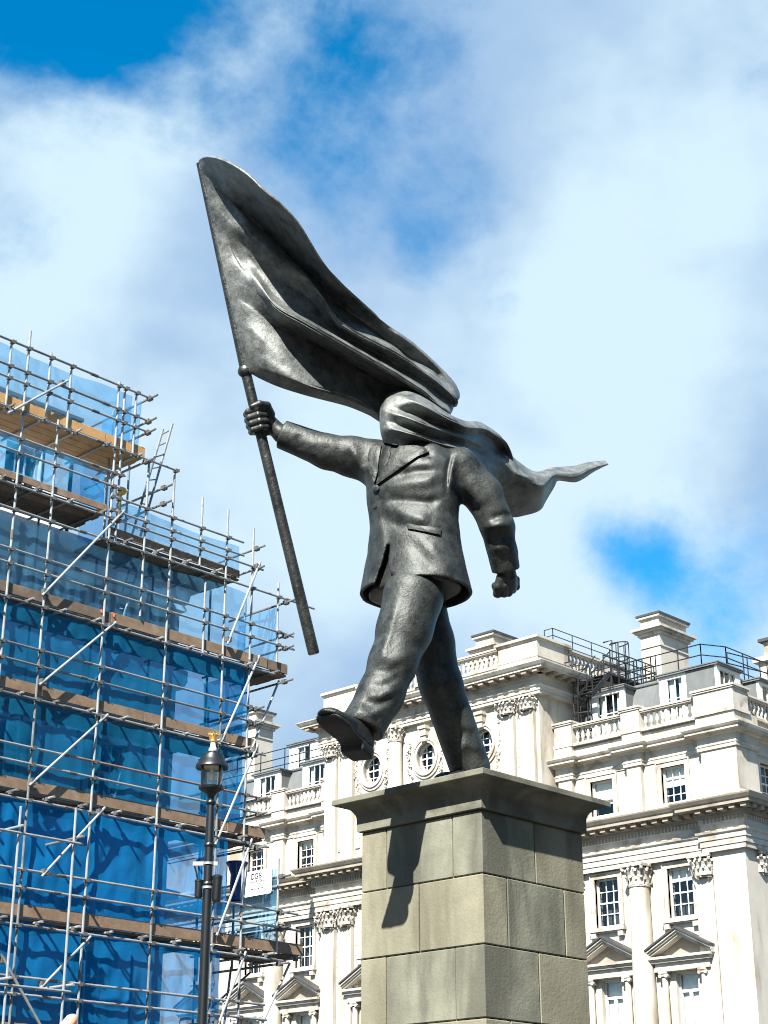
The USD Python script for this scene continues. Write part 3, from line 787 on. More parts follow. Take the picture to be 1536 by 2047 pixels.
DRAPE = [   # bottom edge, groove, band, groove, band, groove, band, top edge
    [(768, 886, -.01), (763, 873, -.01), (760, 857, -.01), (759, 841, -.01), (759, 825, -.01), (761, 811, -.01), (768, 797, -.01), (781, 785, -.01)],
    [(774, 886, .03), (772, 873, .03), (771, 856, .045), (770, 841, .035), (771, 824, .045), (773, 813, .04), (779, 801, .04), (790, 783, .0)],
    [(790, 889, .03), (790, 876, .02), (790, 859, .05), (789, 845, .02), (789, 829, .05), (792, 818, .035), (798, 803, .05), (806, 781, .0)],
    [(818, 892, .03), (816, 881, .01), (815, 867, .06), (815, 852, .005), (816, 837, .06), (820, 822, .0), (828, 806, .06), (836, 788, .0)],
    [(852, 895, .03), (850, 887, .0), (848, 877, .07), (849, 865, -.01), (851, 851, .07), (856, 838, -.02), (864, 821, .075), (868, 807, .0)],
    [(890, 899, .03), (888, 894, .02), (886, 889, .06), (886, 876, -.01), (887, 862, .07), (892, 851, -.01), (899, 840, .075), (901, 829, .0)],
    [(942, 928, -.02), (934, 912, .02), (927, 897, .07), (924, 886, .02), (925, 874, .09), (928, 864, .03), (930, 853, .09), (926, 840, .0)],
    [(1000, 985, -.22), (985, 955, -.06), (968, 918, .07), (964, 902, .02), (966, 888, .04), (972, 872, .02), (976, 860, .10), (966, 846, .0)],
    [(1012, 1031, -.36), (1010, 992, -.16), (1005, 945, .04), (1003, 922, .08), (1002, 905, .02), (1004, 892, .02), (1007, 882, .10), (999, 868, .0)],
    [(1052, 1030, -.36), (1049, 1003, -.17), (1045, 975, .0), (1042, 960, .07), (1041, 950, .10), (1039, 941, .05), (1036, 930, .03), (1030, 917, -.04)],
    [(1087, 1012, -.30), (1085, 996, -.13), (1083, 982, .02), (1082, 970, .08), (1078, 958, .07), (1074, 951, .03), (1070, 945, -.02), (1065, 941, -.09)],
    [(1113, 964, -.06), (1113, 958, .0), (1112, 953, .04), (1112, 948, .045), (1111, 944, .03), (1110, 941, .0), (1109, 938, -.04), (1107, 934, -.10)],
    [(1152, 964, -.05), (1152, 957, .02), (1151, 952, .045), (1150, 947, .045), (1149, 943, .02), (1149, 939, .0), (1148, 935, -.04), (1147, 931, -.10)],
    [(1190, 942, -.03), (1189, 938, .02), (1188, 935, .03), (1187, 932, .02), (1186, 929, .0), (1185, 927, -.02), (1184, 925, -.04), (1182, 923, -.06)],
    [(1217, 929, -.01), (1217, 928, .0), (1216, 927, .005), (1215, 926, .005), (1214, 925, .0), (1213, 924, .0), (1212, 923, -.01), (1210, 921, -.02)]]


def ripple(G, amp, seed):
    n = meshkit.fbm(G * np.array([5.0, 5.0, 5.0]), 3, seed) - 0.5
    G = G.copy(); G[..., 1] += amp * n
    return G


fl = MB()
FF = [([(452, 563), (490, 580), (530, 608), (548, 622)], 6, .022), ([(470, 585), (510, 608), (545, 640)], 8, -.022), ([(412, 380), (440, 386), (470, 420), (505, 455)], 7, .022), ([(430, 400), (460, 432), (490, 470)], 7, -.016),
      ([(463, 478), (480, 512), (502, 548)], 7, -.026), ([(540, 556), (600, 598), (652, 640)], 14, .020), ([(760, 650), (820, 690), (872, 742)], 7, .022), ([(745, 655), (800, 692), (850, 740)], 6, -.018),
      ([(505, 752), (580, 773), (650, 786), (722, 808)], 5, .020), ([(500, 690), (545, 715), (590, 745)], 10, -.010), ([(560, 640), (620, 672), (680, 706), (740, 742), (800, 782)], 6, -.016), ([(556, 618), (616, 652), (674, 685), (732, 718), (796, 756), (852, 790)], 5, .012),
      ([(640, 590), (672, 645), (710, 670), (780, 706), (850, 750)], 5, .012), ([(650, 620), (690, 672), (760, 708), (830, 752)], 6, -.014), ([(430, 330), (480, 360), (540, 420), (600, 490)], 12, -.014), ([(418, 440), (448, 452), (470, 478)], 6, .012), ([(466, 650), (500, 660), (540, 690)], 7, .010)]
G = soften(loft(FLAG, 210, 220, FLAG_Y), 1)
G[..., 1] -= folds(G, FF)
G = soften(G, 1)
fl.add(*shell(ripple(G, .012, 3), .014))
HEAD_H = np.array([math.cos(HEADING), math.sin(HEADING), 0.0])


def drape_points(sign=1):
    rows = []
    for i, row in enumerate(DRAPE):
        c = np.mean([(x, y) for x, y, d in row], 0)
        h0 = HEADC @ HEAD_H; base = h0 + max(0, on_y(c[0], c[1], 6.15) @ HEAD_H - h0) * (0, 0, 0, 0, .0, .2, .5, .8, 1, 1, 1, 1, 1, 1, 1, 1)[i]
        out = []
        for x, y, d in row:
            if i <= 6:         # the round of the head under the cloth
                q = 1 - ((x - 815) / 62.0) ** 2 - ((y - 840) / 66.0) ** 2
                d += .15 * math.sqrt(max(q, 0.0)) + (.05 if i > 3 else 0) * min(1, (i - 3) / 2) * (1 - max(q, 0) ** .5)
            r = ray(x, y); out.append(EYE + r * ((base - sign * d) / (r @ HEAD_H)))
        rows.append(out)
    return np.array(rows)


DF = [([(768, 800), (800, 792), (840, 808), (885, 836), (925, 852)], 4, .010), ([(790, 817), (820, 823), (856, 838), (900, 856)], 5, -.014), ([(766, 822), (815, 836), (850, 850), (890, 864)], 4, .010), ([(770, 840), (815, 852), (850, 866), (890, 878)], 5, -.010), ([(770, 855), (815, 867), (848, 877), (905, 892)], 4, .010),
      ([(775, 875), (815, 882), (850, 888)], 4, -.008), ([(812, 812), (840, 826), (875, 848)], 3, -.010), ([(985, 868), (1000, 890), (1003, 905)], 4, -.012), ([(1005, 908), (1030, 930), (1055, 952)], 4, .012), ([(1000, 925), (1035, 955), (1075, 975)], 6, -.014)]
G2 = soften(loft(None, 220, 130, 0, drape_points()), 1)
G2 = G2 - HEAD_H * folds(G2, DF)[..., None]
fl.add(*shell(ripple(soften(G2, 1), .006, 5), .014))
# the far half of the cloth round the head
far = soften(loft(None, 150, 90, 0, drape_points(-1)), 4)[:58]
fl.add(*shell(far, -.012))
fl.tube([POLE_M + PA * .02 + [.02, .02, 0], (POLE_M + POLE_T) / 2 + [.03, .03, 0], POLE_T + [.03, .03, 0]], [.028, .022, .014], 14)
flag = part("flag", fl.mesh(), "bronze_flag", statue, smooth=True, label="billowing bronze flag that wraps the head and trails behind")
for t in (.23, .70):
    c = POLE_M + (POLE_T - POLE_M) * t
    part("seam", MB().tube([c + PA * .02 + [-.02, -.035, 0], c + [0.01, -.045, .0], c + [.06, -.062, -.02], c + [.11, -.075, -.055]], [.003, .0035, .003, .001], 6).mesh(), "bronze_dark", flag)

# ------------------------------------------------------------------ the stone building across the street
XW, YC, YM = 59.54, 36.79, 52.95            # face of the wings, corner, middle of the front
XP = XW - 1.12                              # face of the middle block
YP0, YP1 = YM - 6.9, YM + 6.9
YL = 2 * YM - YC + 6.0
club = thing("stone_building", "cream stone classical building with tall columns, pedimented windows, balustrades and a raised middle block", "building")


def front(x):                               # (along, out, z) -> world, on a face that looks towards -x
    return lambda s, o, z: (x - o, s, z)


def sidef(y):                               # the same on a face that looks towards -y
    return lambda s, o, z: (s, y - o, z)


FW, FP, FS = front(XW), front(XP), sidef(YC)


def lbox(mb, to, s0, s1, o0, o1, z0, z1): return mb.box(to(s0, o0, z0), to(s1, o1, z1))


def quad(to, s0, s1, o, z0, z1):
    """A sheet of glass that faces outwards."""
    v = np.array([to(s0, o, z0), to(s1, o, z0), to(s1, o, z1), to(s0, o, z1)])
    out = np.array(to(s0, o + 1, z0)) - v[0]
    f = (0, 1, 2, 3) if np.cross(v[1] - v[0], v[2] - v[0]) @ out > 0 else (3, 2, 1, 0)
    return MB().add(v, [f]).mesh()


def wall(to, s0, s1, z0, z1, holes, rounds=(), thick=0.45, out=0.0, m="portland", parent=None, name="wall"):
    import shapely
    g = shapely.box(s0, z0, s1, z1)
    for a, b, c, d in holes: g = g.difference(shapely.box(a, c, b, d))
    for cs, cz, rs, rz in rounds: g = g.difference(shapely.affinity.scale(shapely.Point(0, 0).buffer(1, 12), rs, rz).__class__([(cs + x * rs, cz + y * rz) for x, y in shapely.Point(0, 0).buffer(1, 10).exterior.coords]))
    mb = MB()
    for gg in getattr(g, "geoms", [g]): mb_prism(mb, gg, out - thick, out, lambda a, b, c: to(a, c, b))
    return part(name, mb.mesh(), m, parent or club)


def mb_prism(mb, g, lo, hi, to):
    m = trimesh.creation.extrude_polygon(g, hi - lo, engine="earcut")
    v = np.array([to(a, b, c + lo) for a, b, c in m.vertices])
    t = trimesh.Trimesh(v, m.faces, process=False)
    if t.volume < 0: t.invert()
    mb.add(t.vertices, t.faces)


def sash(to, s0, s1, z0, z1, cols=3, rows=4, rec=.20, parent=None, blind=0.0, bar=.035, fr=.06, room=True, curtain=False, name="window"):
    """A white sash window: frame and glazing bars, each pane behind them, a dark room."""
    w, h = s1 - s0, z1 - z0
    mb = MB(); zm = (z0 + z1) / 2
    for a, b in ((s0, s0 + fr), (s1 - fr, s1)): lbox(mb, to, a, b, -rec - .05, -rec + .02, z0, z1)
    for a, b in ((z0, z0 + fr * 1.3), (z1 - fr, z1)): lbox(mb, to, s0 + fr, s1 - fr, -rec - .049, -rec + .019, a, b)
    gs, gz = np.linspace(s0 + fr, s1 - fr, cols + 1), np.linspace(z0 + fr * 1.3, z1 - fr, rows + 1)
    for k in range(1, cols): lbox(mb, to, gs[k] - bar / 2, gs[k] + bar / 2, -rec - .035, -rec + .005, z0 + fr, z1 - fr)
    for k in range(1, rows):
        mid = rows % 2 == 0 and k == rows // 2
        lbox(mb, to, s0 + fr, s1 - fr, -rec - (.046 if mid else .034), -rec + (.018 if mid else .004), gz[k] - bar * (.9 if mid else .5), gz[k] + bar * (.9 if mid else .5))
    w_ = part(name, mb.mesh(), "white_paint", parent or club)
    for i in range(cols):
        for j in range(rows):
            a, b, c, d = gs[i], gs[i + 1], gz[j], gz[j + 1]
            part("pane", quad(to, a, b, -rec - .02, c, d), "pane", w_)
    if blind: part("blind", lbox(MB(), to, s0 + .03, s1 - .03, -rec - .12, -rec - .10, z1 - blind * h, z1 - .02).mesh(), "blind", w_)
    if curtain:
        mb = MB()
        for a, b in ((s0 + .02, s0 + w * .28), (s1 - w * .28, s1 - .02)):
            n = 6
            for k in range(n):
                q = a + (b - a) * k / n
                lbox(mb, to, q, q + (b - a) / n * .8, -rec - .16 - .02 * (k % 2), -rec - .13 - .02 * (k % 2), z0 + .05, z1 - .02)
        part("curtain", mb.mesh(), "curtain", w_)
    if room:
        mb = MB()
        o1 = -rec - .8
        lbox(mb, to, s0 - .3, s1 + 1.1, o1 - .02, o1, z0 - .1, z1 + .6); lbox(mb, to, s1 + 1.08, s1 + 1.1, o1, -.46, z0 - .1, z1 + .6); lbox(mb, to, s0 - .3, s1 + 1.1, o1, -.46, z1 + .58, z1 + .6)
        lbox(mb, to, s0 - .3, s0 - .28, o1, -.46, z0 - .1, z1 + .6)
        part("room_wall", mb.mesh(), "dark_room", w_)
    return w_


def surround(to, s0, s1, z0, z1, w=.18, out=.07, sill=None, parent=None, head=None):
    mb = MB()
    for k, (ww, oo) in enumerate(((w, out), (w * .45, out + .03))):
        # an architrave in two steps: the outer fillet stands further out
        pass
    lbox(mb, to, s0 - w, s0, -.1, out, z0, z1 + w); lbox(mb, to, s1, s1 + w, -.1, out, z0, z1 + w); lbox(mb, to, s0, s1, -.1, out - .002, z1, z1 + w)
    e = .05
    lbox(mb, to, s0 - w - e, s0 - w, -.1, out + .04, z0, z1 + w + e); lbox(mb, to, s1 + w, s1 + w + e, -.1, out + .04, z0, z1 + w + e); lbox(mb, to, s0 - w, s1 + w, -.1, out + .038, z1 + w, z1 + w + e)
    if head:
        lbox(mb, to, s0 - w - .12, s1 + w + .12, -.1, out + .10, z1 + w + head, z1 + w + head + .10)
        lbox(mb, to, s0 - w - .08, s1 + w + .08, -.1, out + .05, z1 + w + head - .06, z1 + w + head)
    if sill is not None:
        lbox(mb, to, s0 - w - .12, s1 + w + .12, -.2, out + .16, sill, sill + .16)
        lbox(mb, to, s0 - w - .06, s1 + w + .06, -.2, out + .10, sill - .05, sill)
        for c in (s0 - w / 2, s1 + w / 2): lbox(mb, to, c - .13, c + .13, -.1, out + .12, sill - .24, sill - .05)
    return part("window_surround", mb.mesh(), "portland_trim", parent or club)


def pediment_window(to, c, parent=None, w=1.06, curtain=False):
    """A tall casement between two small Ionic columns under a pediment."""
    zb = 7.6
    mb = MB()
    W = 1.42
    lbox(mb, to, c - W + .08, c + W - .08, -.1, .34, 10.68, 10.84); lbox(mb, to, c - W + .1, c + W - .1, -.1, .30, 10.84, 11.02)
    lbox(mb, to, c - W - .02, c + W + .02, -.1, .44, 11.02, 11.10); lbox(mb, to, c - W - .10, c + W + .10, -.1, .56, 11.16, 11.26); lbox(mb, to, c - W - .05, c + W + .05, -.1, .5, 11.10, 11.16)
    p = part("pediment", mb.mesh(), "portland_trim", parent or club, label=None)
    import shapely
    mb = MB(); mb_prism(mb, shapely.Polygon([(c - W, 11.26), (c + W, 11.26), (c, 12.02)]), -.1, .03, lambda a, b, d: to(a, d, b))
    part("tympanum", mb.mesh(), "portland_soot_shade", p)  # darker stone colour paints in the shade of the raking cornices
    for s in (-1, 1):
        mb = MB()
        for t0, t1, o in ((.0, .09, .44), (.09, .17, .52), (.17, .25, .60)):
            e = W + .14
            mb_prism(mb, shapely.Polygon([(c + s * e, 11.24 + t0), (c, 12.04 + t0), (c, 12.04 + t1), (c + s * e, 11.24 + t1)]), -.1, o + (.002 if s > 0 else 0), lambda a, b, d: to(a, d, b))
        part("raking_cornice", mb.mesh(), "portland_trim", p)
        mb = MB(); mb_prism(mb, shapely.Polygon([(c + s * (W + .16), 11.492), (c, 12.293), (c, 12.375), (c + s * (W + .16), 11.57)]), -.1, .66 + (.002 if s > 0 else 0), lambda a, b, d: to(a, d, b))
        part("lead_flashing", mb.mesh(), "lead_dark", p)
    for s in (-1, 1):
        cs = c + s * (w / 2 + .42)
        base = to(cs, .16, 0)
        k = part("small_column", MB().lathe([(.19, zb), (.19, zb + .1), (.15, zb + .16), (.145, zb + 1.4), (.125, 10.44)], base, 10).mesh(), "portland", parent or club, smooth=40)
        mb = MB(); lbox(mb, to, cs - .2, cs + .2, 0, .34, 10.61, 10.68)
        for q in (-1, 1): mb.tube([to(cs + q * .15, .02, 10.53), to(cs + q * .15, .32, 10.53)], .085, 10)
        lbox(mb, to, cs - .13, cs + .13, .04, .30, 10.5, 10.6)
        part("ionic_capital", mb.mesh(), "portland_trim", k)
    # the casement: transom light over two leaves
    r = .25
    s0, s1 = c - w / 2, c + w / 2
    mb = MB()
    for a, b in ((s0, s0 + .07), (s1 - .07, s1)): lbox(mb, to, a, b, -r - .05, -r + .02, zb, 10.62)
    for a, b in ((10.55, 10.62), (9.86, 9.97)): lbox(mb, to, s0 + .07, s1 - .07, -r - .049, -r + .025, a, b)
    lbox(mb, to, c - .07, c + .07, -r - .045, -r + .022, zb, 9.86)
    for a, b in ((s0 + .07, s0 + .13), (s1 - .13, s1 - .07)): lbox(mb, to, a, b, -r - .04, -r + .012, zb, 9.86)
    w_ = part("window", mb.mesh(), "white_paint", parent or club)
    for a, b, z0, z1 in ((s0 + .07, s1 - .07, 9.97, 10.55), (s0 + .13, c - .07, zb, 9.86), (c + .07, s1 - .13, zb, 9.86)):
        part("pane", quad(to, a, b, -r - .02, z0, z1), "pane", w_)
    part("blind", lbox(MB(), to, s0 + .05, s1 - .05, -r - .14, -r - .12, 9.0, 10.6).mesh(), "curtain", w_)
    for a, b in ((s0 + .13, c - .07), (c + .07, s1 - .13)): part("lower_blind", lbox(MB(), to, a - .02, b + .02, -r - .11, -r - .09, zb, 9.66).mesh(), "white_paint", w_)
    part("room_wall", lbox(MB(), to, s0 - .3, s1 + 1.2, -1.12, -1.1, zb - .2, 11.4).mesh(), "dark_room", w_)
    return p


def capital_mesh(to, c, o, z0, z1, r, square=False, seed=0):
    """A Corinthian capital: bell, two rows of acanthus leaves, corner volutes, a curved abacus."""
    mb = MB(); h = z1 - z0
    bx, by, _ = to(c, o, 0)
    mb.lathe([(r * 1.06, z0), (r * 1.1, z0 + .05 * h), (r * .98, z0 + .1 * h), (r * 1.0, z0 + .5 * h), (r * 1.2, z0 + .84 * h)], (bx, by, 0), 4 if square else 12, None if not square else None)
    n = 8
    for row, (za, zb, out) in enumerate(((.08, .46, .26), (.30, .74, .36))):
        for k in range(n * 2 if square else n):
            a = 2 * math.pi * (k + .5 * row) / (n * 2 if square else n)
            d = np.array([math.cos(a), math.sin(a), 0]); t = np.array([-d[1], d[0], 0])
            rr = r * (1.0 if not square else min(1 / max(abs(d[0]), abs(d[1])), 1.3))
            w = r * (.30 if not square else .26)
            P0 = np.array([bx, by, 0])
            pts = []
            for zz, oo, ww in ((za, .04, 1.0), (za + (zb - za) * .5, .10, 1.1), (za + (zb - za) * .85, out * .8, .95), (zb, out * 1.25, .6), (zb - .10, out * 1.45, .35)):
                base = P0 + d * (rr + r * oo) + [0, 0, z0 + zz * h]
                pts += [base - t * w * ww, base + d * r * .06, base + t * w * ww]
            f = []
            for i in range(4):
                for j in range(2): f.append((i * 3 + j, i * 3 + j + 1, i * 3 + j + 4, i * 3 + j + 3))
            mb.add(pts, f)
    for k in range(4):
        a = math.pi / 4 + k * math.pi / 2
        d = np.array([math.cos(a), math.sin(a), 0]); t = np.array([-d[1], d[0], 0])
        p = np.array([bx, by, z0 + .80 * h]) + d * r * 1.55
        mb.tube([p - t * r * .12, p + t * r * .12], r * .2, 8)
        mb.tube([np.array([bx, by, z0 + .5 * h]) + d * r * 1.0, p - d * r * .12 + [0, 0, r * .12]], r * .08, 5)
    for k in range(4):
        a = k * math.pi / 2; d = np.array([math.cos(a), math.sin(a), 0]); t = np.array([-d[1], d[0], 0])
        for s in (-1, 1):
            p = np.array([bx, by, z0 + .78 * h]) + d * r * 1.22 + t * s * r * .28
            mb.tube([p, p + d * r * .12], r * .13, 6)
        mb.tube([np.array([bx, by, z0 + .93 * h]) + d * r * 1.2, np.array([bx, by, z0 + .93 * h]) + d * r * 1.42], r * .15, 6)
    P = []
    for k in range(4):
        a = math.pi / 4 + k * math.pi / 2
        P.append((bx + math.cos(a) * r * 1.85, by + math.sin(a) * r * 1.85))
        a2 = a + math.pi / 4
        P.append((bx + math.cos(a2) * r * 1.22, by + math.sin(a2) * r * 1.22))
    import shapely
    g = shapely.Polygon(P)
    mb_prism(mb, g, z0 + .88 * h, z1, lambda a, b, c_: (a, b, c_))
    return mb.mesh()


def pilaster(to, c, w, z0, z1, cap, out=.16, m="portland", base=True, capseed=0):
    mb = MB()
    lbox(mb, to, c - w / 2, c + w / 2, -.05, out, z0 + (.5 if base else 0), z1 - cap)
    if base:
        lbox(mb, to, c - w / 2 - .10, c + w / 2 + .10, -.05, out + .10, z0, z0 + .28)
        lbox(mb, to, c - w / 2 - .07, c + w / 2 + .07, -.05, out + .07, z0 + .28, z0 + .38); lbox(mb, to, c - w / 2 - .03, c + w / 2 + .03, -.05, out + .03, z0 + .38, z0 + .5)
    p = part("pilaster", mb.mesh(), m, club)
    part("capital", capital_mesh(to, c, out * .2, z1 - cap, z1, w * .5, True, capseed), "portland_trim", p)
    return p


BAL = [(.095, 0), (.095, .05), (.06, .08), (.05, .12), (.085, .20), (.10, .27), (.085, .36), (.05, .50), (.045, .56), (.075, .60), (.06, .63), (.09, .66), (.09, .70)]


def balustrade(to, s0, s1, z0, o=.12, half=False):
    """Balusters one by one between a plinth and a rail."""
    mb = MB(); lbox(mb, to, s0, s1, o - .17, o + .17, z0 - .12, z0); part("balustrade_plinth", mb.mesh(), "portland_trim", club)
    mb = MB(); lbox(mb, to, s0, s1, o - .18, o + .18, z0 + .70, z0 + .76); lbox(mb, to, s0, s1, o - .22, o + .22, z0 + .76, z0 + .84); r = part("balustrade_rail", mb.mesh(), "portland_trim", club)
    n = max(2, int(round((s1 - s0) / .30)))
    for k in range(n):
        c = s0 + (s1 - s0) * (k + .5) / n
        part("baluster", MB().lathe(BAL, to(c, o, z0), 8).mesh(), "portland_trim", club, smooth=40)


def pier(to, s0, s1, z0, z1, o0, o1, name="parapet_pier", capz=.16):
    mb = MB(); lbox(mb, to, s0, s1, o0, o1, z0, z1 - capz); lbox(mb, to, s0 - .05, s1 + .05, o0 - .05, o1 + .05, z1 - capz, z1 - capz * .55); lbox(mb, to, s0 - .09, s1 + .09, o0 - .09, o1 + .09, z1 - capz * .55, z1)
    lbox(mb, to, s0 - .04, s1 + .04, o0 - .04, o1 + .04, z0, z0 + .14)
    return part(name, mb.mesh(), "portland_trim", club)


# ---- where things stand along the front: wings mirrored about the middle
WIN = [39.84, 43.6]
WINL = [2 * YM - y for y in WIN] + [2 * YM - 36.0]
XE = 74.0                                    # the side face runs on to here
# main walls of the wings
for ys, lo, hi in ((WIN, YC, YP0), (WINL, YP1, YL)):
    holes = []
    for y in ys: holes += [(y - .53, y + .53, 7.6, 10.62), (y - .62, y + .62, 12.82, 14.86), (y - .60, y + .60, 17.5, 19.14)]
    wall(FW, lo, hi, 0, 20.9, holes)
SWIN = [62.0, 65.4, 68.8, 72.2]
holes = []
for x in SWIN: holes += [(x - .6, x + .6, 7.6, 10.62), (x - .6, x + .6, 12.82, 14.86), (x - .6, x + .6, 17.5, 19.1)]
wall(FS, XW + .45, XE, 0, 20.9, holes)
# the middle block
PW = [YM - 3.55, YM, YM + 3.55]
holes = []
for y in PW: holes += [(y - .53, y + .53, 7.6, 10.62), (y - .62, y + .62, 12.82, 14.86)]
wall(FP, YP0, YP1, 0, 25.1, holes, [(y, 21.62, .60, .70) for y in PW])
for ya, yb in ((YP0, YP0 + .4), (YP1 - .4, YP1)): part("wall_return", MB().box((XP + .45, ya, 0), (XP + 9, yb, 25.1)).mesh(), "portland", club)
part("back_wall", MB().box((XW + 14, YC + 4, 0), (XW + 14.4, YL, 23.6)).box((XW + .45, YL - .4, 0), (XW + 14, YL, 22)).mesh(), "portland", club)

for k, y in enumerate(WIN + WINL):
    sash(FW, y - .62, y + .62, 12.82, 14.86, 3, 4, curtain=(k == 9), blind=(.24 if k == 0 else 0))
    surround(FW, y - .62, y + .62, 12.82, 14.86, sill=12.62)
    if k == 1:
        # a plain two-light sash with its blind half down
        sash(FW, y - .60, y + .60, 17.5, 19.14, 1, 2, blind=.62, fr=.07)
    else: sash(FW, y - .60, y + .60, 17.5, 19.14, 3, 4, blind=(.46 if k == 0 else .2 if k == 3 else 0))
    surround(FW, y - .60, y + .60, 17.5, 19.14, w=.2, out=.06)
    pediment_window(FW, y)
for k, y in enumerate(PW):
    sash(FP, y - .62, y + .62, 12.82, 14.86, 3, 4)
    surround(FP, y - .62, y + .62, 12.82, 14.86, sill=12.62)
    pediment_window(FP, y)
for x in SWIN[:2]:
    sash(FS, x - .6, x + .6, 12.82, 14.86, 3, 4); surround(FS, x - .6, x + .6, 12.82, 14.86, sill=12.62)
    sash(FS, x - .6, x + .6, 17.5, 19.1, 3, 4); surround(FS, x - .6, x + .6, 17.5, 19.1, w=.2)
    pediment_window(FS, x)

# ---- oval windows of the middle block
for y in PW:
    th = np.linspace(0, 2 * math.pi, 41)[:-1]
    def ring(r0, r1, o, a=(.60, .70)):
        mb = MB(); v = []
        for t in th:
            c, s = math.cos(t), math.sin(t)
            for rr, oo in ((r0, -.15), (r0, o), (r1, o), (r1, -.05)): v.append(FP(y + c * (a[0] + rr), oo, 21.62 + s * (a[1] + rr)))
        f = [(i * 4 + j, i * 4 + (j + 1) % 4, ((i + 1) % 40) * 4 + (j + 1) % 4, ((i + 1) % 40) * 4 + j) for i in range(40) for j in range(4)]
        return mb.add(v, f)
    mb = ring(0, .14, .09); mb.v += [v for v in ring(.14, .20, .14).v]; mb.f += [f + mb.n for f in ring(.14, .20, .14).f]; mb.n += 160
    m2 = ring(.20, .34, .07); mb.v += m2.v; mb.f += [f + mb.n for f in m2.f]; mb.n += m2.n
    ow = part("oval_surround", mb.mesh(), "portland_trim", club, smooth=35)
    mb = MB(); lbox(mb, FP, y - .2, y + .2, 0, .30, 22.62, 22.95); lbox(mb, FP, y - .25, y + .25, 0, .36, 22.95, 23.1); lbox(mb, FP, y - .15, y + .15, 0, .24, 22.36, 22.62)
    part("keystone", mb.mesh(), "portland_trim", ow)
    # carved drops of leaves at either side
    rr = random.Random(int(y * 10)); mb = MB()
    for s in (-1, 1):
        for k in range(34):
            t = k / 33
            z = 22.45 - t * 2.1
            a = y + s * (1.02 + .10 * math.sin(t * 5.0) + rr.uniform(-.10, .10) - .42 * max(0, t - .72))
            p = np.array(FP(a, .05 + rr.uniform(0, .05), z))
            q = rr.uniform(.05, .10)
            mb.lathe([(0, -q), (q * .8, -q * .3), (q * .7, q * .3), (0, q)], p, 5)
    part("carved_garland", mb.mesh(), "portland_trim", ow, kind="stuff")
    w = MB()
    r = .26
    ii = np.linspace(0, 2 * math.pi, 33)
    pts = [FP(y + math.cos(t) * .575, -r, 21.62 + math.sin(t) * .675) for t in ii]
    w.tube(pts, .045, 6, caps=False)
    for dy in (-.2, .2):
        hh = .675 * math.sqrt(1 - (dy / .575) ** 2); lbox(w, FP, y + dy - .022, y + dy + .022, -r - .02, -r + .02, 21.62 - hh, 21.62 + hh)
    for dz, t in ((-.36, .02), (0.0, .035), (.30, .02)):
        hw = .575 * math.sqrt(1 - (dz / .675) ** 2); lbox(w, FP, y - hw, y + hw, -r - .019, -r + .019, 21.62 + dz - t, 21.62 + dz + t)
    wv = part("oval_window", w.mesh(), "white_paint", club)
    c0 = [FP(y + math.cos(t) * .57, -r - .03, 21.62 + math.sin(t) * .67) for t in ii[:-1]]
    part("pane", MB().add(np.vstack([c0, [FP(y, -r - .03, 21.62)]]), [((i + 1) % 32, i, 32) for i in range(32)]).mesh(), "pane", wv)
    part("room_wall", lbox(MB(), FP, y - 1, y + 1.7, -1.2, -1.18, 20.6, 23.4).mesh(), "dark_room", wv)

# ---- columns, pilasters and their capitals
def column(to, c, r, z0, z1, cap, out):
    h = z1 - cap - z0
    bx, by, _ = to(c, out, 0)
    prof = [(r * 1.35, z0), (r * 1.35, z0 + .2), (r * 1.3, z0 + .22), (r * 1.32, z0 + .32), (r * 1.15, z0 + .38), (r * 1.2, z0 + .48), (r * 1.02, z0 + .52)]
    prof += [(r * (1 - .15 * (t ** 1.8)), z0 + .52 + (h - .52) * t) for t in np.linspace(0, 1, 9)]
    p = part("column", MB().lathe(prof, (bx, by, 0), 24).mesh(), "portland", club, smooth=40)
    part("capital", capital_mesh(to, c, out, z1 - cap, z1, r * .88), "portland_trim", p)


ZC0, ZC1 = 4.2, 15.14
for c in (41.72, 2 * YM - 41.72): column(FW, c, .50, ZC0, ZC1, .95, .30)
for c in (38.55, 45.35, 2 * YM - 45.35, 2 * YM - 38.55): pilaster(FW, c, .84, ZC0, ZC1, .92, .22)
column(FS, 63.7, .50, ZC0, ZC1, .95, .30); pilaster(FS, 60.55, .84, ZC0, ZC1, .92, .22)
# the corner pier carries no capital; it runs up into the entablature
part("corner_pier", MB().box((XW - .36, YC - .36, 0), (XW + 1.2, YC + 1.2, 15.24)).mesh(), "portland", club)
for s in (-1, 1):
    for d in (5.15, 6.32):
        c = YM + s * d
        pilaster(FP, c, .76, 17.25, 23.3, .70, .22)
        pilaster(FP, c, .84, ZC0, ZC1, .95, .26)
    column(FP, YM + s * 1.76, .38, 17.25, 23.3, .72, .30)
    column(FP, YM + s * 1.76, .50, ZC0, ZC1, .95, .34)
# rusticated joints of the middle block, cut between its pilasters
for s in (-1, 1):
    for c in (YM + s * 5.73, YM + s * 4.55):
        for k in range(22):
            z = 5.2 + .45 * k
            if z < 14.4: part("ashlar_block", bevel_box(FP(c - .14, -.02, z), FP(c + .14, .05, z + .43), .015) if s < 9 else None, "portland", club)
        for k in range(11):
            z = 17.9 + .45 * k
            part("ashlar_block", bevel_box(FP(c - .16, -.02, z), FP(c + .16, .05, z + .43), .015), "portland", club)

